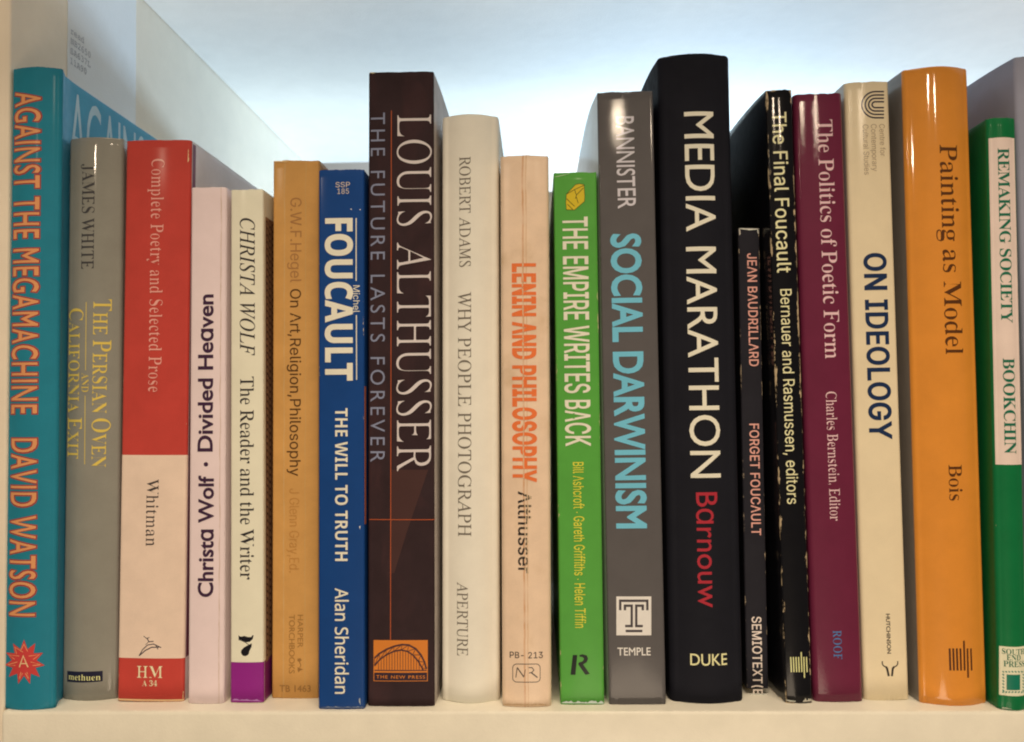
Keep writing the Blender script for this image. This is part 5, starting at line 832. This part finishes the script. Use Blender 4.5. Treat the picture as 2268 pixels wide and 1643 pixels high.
 (7, 'worn_edge', (0.4785, 0.5326, 0.5828), [('p', [(0.00689, 0.00413), (0.00654, 0.0037), (0.00672, 0.00329), (0.0065, 0.00287), (0.00674, 0.00247), (0.00687, 0.00206), (0.00705, 0.00166), (0.00712, 0.00166), (0.00709, 0.00207), (0.00707, 0.00248), (0.00704, 0.0029), (0.00701, 0.00331), (0.00698, 0.00372), (0.00696, 0.00413)])], 3),
 (3, 'worn_edge', (0.88, 0.6915, 0.4174), [('p', [(0.01182, 0.21244), (0.01204, 0.21167), (0.01189, 0.21092), (0.01202, 0.21015), (0.01194, 0.20939), (0.01216, 0.20862), (0.01213, 0.20786), (0.01171, 0.20712), (0.01169, 0.20712), (0.0117, 0.20788), (0.01172, 0.20864), (0.01173, 0.2094), (0.01175, 0.21016), (0.01176, 0.21092), (0.01178, 0.21168), (0.01179, 0.21244)])], 3),
 (3, 'worn_edge', (0.88, 0.6915, 0.4174), [('p', [(0.01259, 0.00399), (0.01288, 0.00346), (0.01265, 0.00296), (0.01273, 0.00245), (0.0127, 0.00194), (0.01267, 0.00143), (0.01246, 0.00093), (0.01242, 0.00093), (0.01244, 0.00144), (0.01247, 0.00195), (0.01249, 0.00246), (0.01251, 0.00297), (0.01253, 0.00348), (0.01255, 0.00399)])], 3),
 (6, 'worn_edge', (0.88, 0.6091, 0.2832), [('p', [(-0.00928, 0.20789), (-0.00856, 0.20771), (-0.00784, 0.2074), (-0.00711, 0.20771), (-0.00638, 0.20772), (-0.00565, 0.2073), (-0.00493, 0.20745), (-0.00421, 0.20723), (-0.00348, 0.20748), (-0.00277, 0.20771), (-0.00277, 0.20778), (-0.00349, 0.2078), (-0.00421, 0.20782), (-0.00493, 0.20784), (-0.00566, 0.20786), (-0.00638, 0.20788), (-0.00711, 0.2079), (-0.00784, 0.20793), (-0.00857, 0.20795), (-0.00928, 0.20796)])], 3),
 (19, 'worn_edge', (0.3631, 0.4621, 0.3465), [('p', [(-0.00461, 0.00041), (-0.00407, 0.00098), (-0.00363, 0.00083), (-0.00327, 0.00095), (-0.00288, 0.00095), (-0.00249, 0.00083), (-0.00211, 0.00062), (-0.00169, 0.00069), (-0.00128, 0.00046), (-0.00129, 0.00041), (-0.00171, 0.00041), (-0.00212, 0.00041), (-0.00253, 0.00039), (-0.00293, 0.00037), (-0.00332, 0.00035), (-0.00367, 0.0003), (-0.00414, 0.00033), (-0.00462, 0.00037)])], 3),
 (10, 'worn_edge', (0.6572, 0.4621, 0.2832), [('p', [(-0.0091, 0.00042), (-0.00823, 0.00089), (-0.00736, 0.00091), (-0.00648, 0.00098), (-0.00561, 0.0008), (-0.00474, 0.00099), (-0.00386, 0.0011), (-0.003, 0.00108), (-0.00213, 0.00118), (-0.00126, 0.00108), (-0.00039, 0.00115), (0.00047, 0.00117), (0.00134, 0.00099), (0.00221, 0.00126), (0.00307, 0.00125), (0.00394, 0.00085), (0.0048, 0.00119), (0.00567, 0.00114), (0.00654, 0.00096), (0.00741, 0.00066), (0.00827, 0.00055), (0.00827, 0.00052), (0.00741, 0.00051), (0.00654, 0.00056), (0.00567, 0.00061), (0.0048, 0.00066), (0.00394, 0.0007), (0.00307, 0.00072), (0.0022, 0.00075), (0.00134, 0.00076), (0.00047, 0.00076), (-0.00039, 0.00075), (-0.00126, 0.00074), (-0.00213, 0.00072), (-0.003, 0.00068), (-0.00387, 0.00064), (-0.00474, 0.00059), (-0.00561, 0.00053), (-0.00649, 0.00046), (-0.00736, 0.0004), (-0.00823, 0.0004), (-0.0091, 0.00039)])], 3),
 (10, 'worn_edge', (0.88, 0.88, 0.7812), [('p', [(0.00947, 0.19249), (0.01012, 0.19039), (0.00968, 0.18829), (0.01018, 0.18619), (0.01001, 0.1841), (0.00966, 0.182), (0.00973, 0.17991), (0.01001, 0.17782), (0.00998, 0.17573), (0.01009, 0.17364), (0.0102, 0.17155), (0.0098, 0.16946), (0.00968, 0.16737), (0.01022, 0.16528), (0.0097, 0.1632), (0.01021, 0.16111), (0.00978, 0.15903), (0.01018, 0.15695), (0.00961, 0.15486), (0.00956, 0.15486), (0.00955, 0.15694), (0.00954, 0.15903), (0.00953, 0.16111), (0.00953, 0.1632), (0.00952, 0.16528), (0.00951, 0.16737), (0.0095, 0.16946), (0.0095, 0.17155), (0.00949, 0.17364), (0.00948, 0.17573), (0.00947, 0.17782), (0.00947, 0.17991), (0.00946, 0.182), (0.00945, 0.1841), (0.00945, 0.18619), (0.00944, 0.18829), (0.00943, 0.19039), (0.00942, 0.19249)])], 3),
 (10, 'worn_edge', (0.88, 0.88, 0.7812), [('p', [(0.00946, 0.09731), (0.01002, 0.09521), (0.01008, 0.09311), (0.00989, 0.09101), (0.01007, 0.08891), (0.00969, 0.08681), (0.00995, 0.08471), (0.00976, 0.08261), (0.01008, 0.08052), (0.01001, 0.07842), (0.00983, 0.07633), (0.00986, 0.07424), (0.00958, 0.07214), (0.00958, 0.07005), (0.0099, 0.06796), (0.00984, 0.06587), (0.00944, 0.06378), (0.00939, 0.06378), (0.00939, 0.06587), (0.00939, 0.06796), (0.00939, 0.07005), (0.00939, 0.07214), (0.0094, 0.07423), (0.0094, 0.07633), (0.0094, 0.07842), (0.0094, 0.08051), (0.0094, 0.08261), (0.0094, 0.08471), (0.0094, 0.08681), (0.0094, 0.0889), (0.0094, 0.091), (0.00941, 0.0931), (0.00941, 0.09521), (0.00941, 0.09731)])], 3),
 (13, 'worn_edge', (0.0815, 0.0825, 0.107), [('p', [(-0.01307, 0.24378), (-0.01219, 0.24361), (-0.01134, 0.24371), (-0.01048, 0.24385), (-0.00967, 0.2437), (-0.00886, 0.24353), (-0.00805, 0.24351), (-0.00724, 0.24357), (-0.00642, 0.24354), (-0.00643, 0.24359), (-0.00724, 0.24364), (-0.00806, 0.2437), (-0.00887, 0.24377), (-0.00968, 0.24385), (-0.01049, 0.24394), (-0.01135, 0.24391), (-0.01221, 0.24387), (-0.01307, 0.24382)])], 3),
 (5, 'worn_edge', (0.613, 0.2846, 0.7812), [('p', [(-0.0056, 0.00124), (-0.00459, 0.00185), (-0.0036, 0.00186), (-0.00264, 0.00143), (-0.00166, 0.00169), (-0.00071, 0.00158), (0.00025, 0.00179), (0.00118, 0.00148), (0.00211, 0.00139), (0.00304, 0.00149), (0.00396, 0.0017), (0.00486, 0.00113), (0.00577, 0.00091), (0.00577, 0.00086), (0.00485, 0.00091), (0.00394, 0.00098), (0.00303, 0.00104), (0.0021, 0.00109), (0.00117, 0.00113), (0.00023, 0.00117), (-0.00072, 0.00119), (-0.00168, 0.00121), (-0.00264, 0.00122), (-0.00362, 0.00121), (-0.00461, 0.0012), (-0.0056, 0.00119)])], 3),
]
INFO = {
 1: ('teal paperback with orange outlined capitals, standing against the white side panel', -.0021, -.0034),
 2: ('khaki grey glossy hardback with dark and gold serif capitals, beside the teal book', 0, 0),
 3: ('thick paperback with a red upper spine and cream lower block', 0, .0008),
 4: ('pale pink paperback whose bold dark lettering reads upwards', 0, 0),
 5: ('slim cream paperback with a purple foot and italic capitals', 0, 0),
 6: ('ochre paperback with faded brown lettering, between the cream and blue spines', 0, .0006),
 7: ('royal blue paperback with heavy cream capitals', 0, 0),
 8: ('tall dark brown book with an orange bridge emblem at its foot', 0, .0008),
 9: ('ivory jacketed hardback with thin grey capitals', 0, 0),
 10: ('peach paperback with a cracked spine and worn orange capitals', 0, 0),
 11: ('bright green paperback with cream condensed capitals and a small yellow block emblem', 0, -.0008),
 12: ('glossy grey brown book with interlocked light blue capitals', .0026, 0),
 13: ('tallest book, in a thick black jacket with large cream and red letters', .0026, 0),
 14: ('short thin black paperback with pink lettering, lowest of the black books', 0, -.0014),
 15: ('slim black paperback with white worn edges and yellow lettering', .0024, 0),
 16: ('maroon paperback with pale pink serif lettering', 0, 0),
 17: ('cream paperback with navy blue bold capitals and a striped arch emblem', .001, -.0012),
 18: ('orange jacketed hardback with dark brown serif letters', .0024, 0),
 19: ('dark green paperback with a pale title panel on its spine', 0, 0),
 20: ('plain grey book beside the dark green paperback at the right edge', .0034, 0),
}
P = dict
MATS = {
 1: P(col=(0.021, 0.2363, 0.3532), rough=.5, coat=.04, amt=.05, wear=.03, wear_thr=0.61),
 2: P(col=(0.2931, 0.2949, 0.2656), rough=.35, coat=.6, coat_r=.06, film=1.2, sparkle=.10, amt=.05, wear=.02, wear_thr=0.63),
 3: P(col=(0.5706, 0.0685, 0.056), rough=.48, coat=.06, amt=.05, wear=.035, wear_thr=0.55),
 4: P(col=(0.88, 0.7529, 0.8029), rough=.55, crease=[(.50, .03, (.60, .46, .38))], amt=.03, wear=.02, wear_thr=0.65, wcol=(.55, .42, .28)),
 5: P(col=(0.88, 0.88, 0.7388), rough=.45, coat=.2, amt=.03, wear=.02, wear_thr=0.61, wcol=(.42, .30, .16), film=.6),
 6: P(col=(0.6723, 0.373, 0.1211), rough=.5, coat=.05, crease=[(-.45, .03, (.66, .46, .22)), (.38, .02, (.62, .42, .18))], amt=.06, wear=.02, wear_thr=0.61, wcol=(.62, .42, .2)),
 7: P(col=(0.0096, 0.0641, 0.2714), rough=.45, coat=.06, amt=.05, wear=.03, wear_thr=0.57),
 8: P(col=(0.0409, 0.0255, 0.0304), rough=.5, spec=.06, amt=.10, mottle=(0.0573, 0.0307, 0.0355), wear=.015, wear_thr=0.61),
 9: P(col=(0.88, 0.8751, 0.8029), rough=.6, amt=.03, wear=0),
 10: P(col=(0.88, 0.6915, 0.5298), rough=.42, coat=.3, coat_r=.2, amt=.06, film=.6, sparkle=.08, wear=.05, wear_thr=0.55, wcol=(.66, .47, .25), crease=[(-.07, .05, (.66, .34, .16)), (.05, .03, (.70, .44, .24))], stain=(.60, .42, .24)),
 11: P(col=(0.1055, 0.4162, 0.0709), rough=.40, coat=.12, amt=.05, wear=.07, wear_thr=0.55),
 12: P(col=(0.1162, 0.1124, 0.1211), rough=.38, coat=.35, coat_r=.05, film=.7, sparkle=.25, amt=.05, wear=.02, wear_thr=0.63),
 13: P(col=(0.0155, 0.0166, 0.0244), rough=.6, spec=.05, amt=.06, wear=0),
 14: P(col=(0.0253, 0.0255, 0.0355), rough=.55, spec=.06, amt=.08, wear=.05, wear_thr=0.51, wcol=(.55, .45, .33)),
 15: P(col=(0.0067, 0.0072, 0.0106), rough=.32, coat=.45, coat_r=.07, film=1.0, sparkle=.2, amt=.08, spec=.06, wear=.07, wear_thr=0.45, wcol=(.62, .50, .33), scuff=.15),
 16: P(col=(0.1582, 0.0208, 0.0607), rough=.38, coat=.5, coat_r=.06, film=.9, sparkle=.4, amt=.05, wear=.015, wear_thr=0.65),
 17: P(col=(0.88, 0.7802, 0.5648), rough=.45, coat=.4, coat_r=.09, sparkle=.6, amt=.03, wear=.02, wear_thr=0.65),
 18: P(col=(0.8005, 0.3161, 0.0472), rough=.38, coat=.8, coat_r=.05, film=1.0, sparkle=.15, amt=.04, wear=.01, wear_thr=0.69),
 19: P(col=(0.0072, 0.1851, 0.0607), rough=.40, coat=.15, amt=.05, wear=.03, wear_thr=0.59),
 20: P(col=(0.3631, 0.3851, 0.5128), rough=.5, amt=.04, wear=0),
}
SIDE = {   # covers coloured apart from the spine; teal cover painted brighter for cool light
 (1, 'R'): (0.0573, 0.3496, 0.5648), (3, 'R'): (.80, .74, .78), (8, 'R'): (.55, .50, .48),
 (12, 'L'): (.70, .74, .76), (18, 'L'): (0.2317, 0.2184, 0.2169), (17, 'L'): (0.6876, 0.6915, 0.6777),
}
pages = page_mat()
GROUP = 'books standing in a row on the shelf'
SHELLS, SPINE, COVER_R, INKP = {}, {}, {}, {}
for i, (x, y, z, H, W, lean, bul, cr, hard, dep) in enumerate(BOOKS, 1):
    label, fl, fr = INFO[i]
    if i == 1: W -= .0006; x += .0004
    bk = thing('book', label, 'book', (x, y, z), (0, lean, 0), GROUP)
    sh = Shell(W, bul, cr, dep, fl, fr, .004 if i == 1 else .018)
    m = cover_mat('cover_stock', **MATS[i])
    t = .0022 if hard else .0006
    corner = (sh.sl + cr * .8, sh.sr - cr * .8)
    rag = .00018 if not hard else .00008
    lift = .0022 if i == 14 else 0
    SPINE[i] = shell_part('spine', sh, sh.sl, sh.sr, H, t, m, bk, corner, rag, lift, .00028 if hard else .00010)
    for side, a, b in (('L', sh.s[0], sh.sl), ('R', sh.sr, sh.s[-1])):
        mm = m
        if (i, side) in SIDE:
            q = dict(MATS[i]); q['col'] = SIDE[(i, side)]; q['mottle'] = None
            mm = cover_mat('cover_stock', **q)
        ob = shell_part('back_cover' if side == 'L' else 'front_cover', sh, a, b, H, t, mm, bk, corner, rag * .3, lift, .00028 if hard else .00010)
        if side == 'R': COVER_R[i] = ob
    ins = .003 if hard else .0004
    box_part('page_block', (-W / 2 + t + .0006, cr + t + .0004, lift + ins), (W / 2 - t - .0006 + min(fr, 0), dep - ins - .001, H - ins), pages, bk, 0)
    SHELLS[i] = (sh, H)
    INKP[i] = (MATS[i].get('rough', .45), MATS[i].get('coat', 0), MATS[i].get('coat_r', .12), MATS[i].get('film', 0), MATS[i].get('sparkle', 0))

UNIT = 4.5e-5


def band(i, name, s0, s1, z0, z1, col, lift=1, mat=None, parent=None):
    sh, H = SHELLS[i]
    n = 2
    vs = np.array([(s0, z0), (s1, z0), (s1, z1), (s0, z1)])
    return sheet(name, sh, vs, [(0, 1, 2, 3)], UNIT * lift, mat or ink_mat(col, *INKP[i]), parent or SPINE[i])


def band_mat(i, col, **kw):
    q = dict(MATS[i]); q['col'] = col; q.update(kw); q['wear'] = 0
    return cover_mat('printed_band', **q)


# colour blocks printed on the spines
sh, H = SHELLS[3]
zz = H * (1554 - 1460) / (1554 - 311.)
z1 = H * (1554 - 1015) / (1554 - 311.)
band(3, 'cream_band', sh.sl + .0002, sh.sr - .0002, zz, z1, None, 1, band_mat(3, (0.8696, 0.7088, 0.6011)))
band(3, 'dark_hinge', sh.sr + .0004, sh.sr + .0030, zz, H - .001, (0.1929, 0.052, 0.1004), 1, None, COVER_R[3])
band(3, 'worn_foot', sh.sl + .0002, sh.sr - .0004, .0002, .0009, (0.8696, 0.6091, 0.3465), 1)
sh, H = SHELLS[5]
band(5, 'purple_foot', sh.sl - .0006, sh.sr - .0001, .0004, H * (1558 - 1468) / 1138., None, 1, band_mat(5, (0.3026, 0.0242, 0.2953), film=1.2))
band(5, 'purple_cover_foot', sh.sr + .0002, sh.sr + .05, .0004, H * (1558 - 1468) / 1138., (0.2236, 0.0197, 0.1783), 1, None, COVER_R[5])
# lace pattern printed along the slim cream book's cover
lm = ink_mat((0.1055, 0.0483, 0.0355), .5)
V, Fc = [], []
zc = .018
while zc < H - .012:
    for dx in (0, .0034, .0068):
        r0, r1 = .00095, .0015
        n = len(V)
        ox, oz = sh.sr + .0032 + dx + random.uniform(-.0002, .0002), zc + (.0011 if dx == .0034 else 0)
        for k in range(11):
            a = 2 * math.pi * k / 10 * .86 + random.uniform(0, .1)
            V += [(ox + r0 * math.cos(a), oz + r0 * 1.1 * math.sin(a)), (ox + r1 * math.cos(a), oz + r1 * 1.1 * math.sin(a))]
        Fc += [(n + 2 * k, n + 2 * k + 1, n + 2 * k + 3, n + 2 * k + 2) for k in range(10)]
    zc += .0027
sheet('lace_pattern', sh, np.array(V), Fc, UNIT * 2, lm, COVER_R[5])
band(5, 'lace_ground', sh.sr + .0016, sh.sr + .0118, .0145, H - .01, (0.3631, 0.2097, 0.1211), 1, None, COVER_R[5])
# orange strip along the blue book's edge
sh, H = SHELLS[7]
band(7, 'orange_strip', sh.sr - .0004, sh.sr + .0022, H * (1570 - 1168) / 1194., H * (1570 - 862) / 1194., (0.5168, 0.1622, 0.0763), 1)

for (i, name, col, prims, lift) in SHAPES:
    sh, H = SHELLS[i]
    V, Fc = [], []
    for p in prims:
        if p[0] == 'p':
            n = len(V)
            q = p[1][:-1] if p[1][0] == p[1][-1] else p[1]
            V += q
            Fc.append(tuple(range(n, n + len(q))))
        else:
            wd, q = p[1] / 2, [np.array(k) for k in p[2]]
            L, R_ = [], []
            for k in range(len(q)):
                d0 = q[k] - q[k - 1] if k else q[1] - q[0]
                d1 = q[k + 1] - q[k] if k < len(q) - 1 else d0
                u0 = d0 / max(1e-9, np.hypot(*d0)); u1 = d1 / max(1e-9, np.hypot(*d1))
                tt = u0 + u1
                if np.hypot(*tt) < .4: tt = u0
                tt = tt / np.hypot(*tt)
                nn = np.array([-tt[1], tt[0]])
                mlen = wd / max(.6, abs(nn @ np.array([-u1[1], u1[0]])))
                L.append(q[k] + nn * mlen); R_.append(q[k] - nn * mlen)
            n = len(V)
            V += [tuple(k) for k in L] + [tuple(k) for k in R_]
            c = len(q)
            Fc += [(n + k, n + k + 1, n + c + k + 1, n + c + k) for k in range(c - 1)]
    sheet(name, sh, np.array(V, float), Fc, UNIT * lift, ink_mat(col, *INKP[i]), SPINE[i])

for (i, name, text, font, d, s0, z0, length, cap, col, kw) in TEXTS:
    sh, H = SHELLS[i]
    lift = kw.get('lift', 2)
    loops = glyph_loops(text, font, kw.get('off', 0), kw.get('thin', 0), kw.get('sp', 1))
    allp = np.concatenate(loops)
    kx = length / allp[:, 0].max()
    ky = cap / (allp[:, 1].max() if kw.get('asc') else 1.0)

    def place(v):
        a, b = v[:, 0] * kx, v[:, 1] * ky
        if d == 'd': return np.stack([s0 + b, z0 - a], 1)
        if d == 'u': return np.stack([s0 - b, z0 + a], 1)
        return np.stack([s0 + a, z0 + b], 1)
    loops = [place(p) for p in loops]
    if kw.get('halo'):
        hq, fs = fill(shift_loops(loops, kw['halow'], kw['halow'], 1.15))
        sheet('lettering_outline', sh, hq, fs, UNIT, ink_mat(kw['halo'], *INKP[i]), SPINE[i])
    q, fs = fill(loops)
    q[:, 1] = np.clip(q[:, 1], .0006, H - .0006)
    sheet(name, sh, q, fs, UNIT * lift, ink_mat(col, *INKP[i], kw.get('crack', 0)), SPINE[i])

# big pale capitals on the teal book's front cover
sh, H = SHELLS[1]
vs, fs = glyphs('AGAINST', 'gill', .0)
vs[:, 0] *= .40
q = np.stack([sh.sr + .0105 + vs[:, 0] * .030, H - .004 - .030 + vs[:, 1] * .030], 1)
sheet('cover_lettering', sh, q, fs, UNIT, ink_mat((0.4662, 0.6578, 0.7598), .42, .1), COVER_R[1])
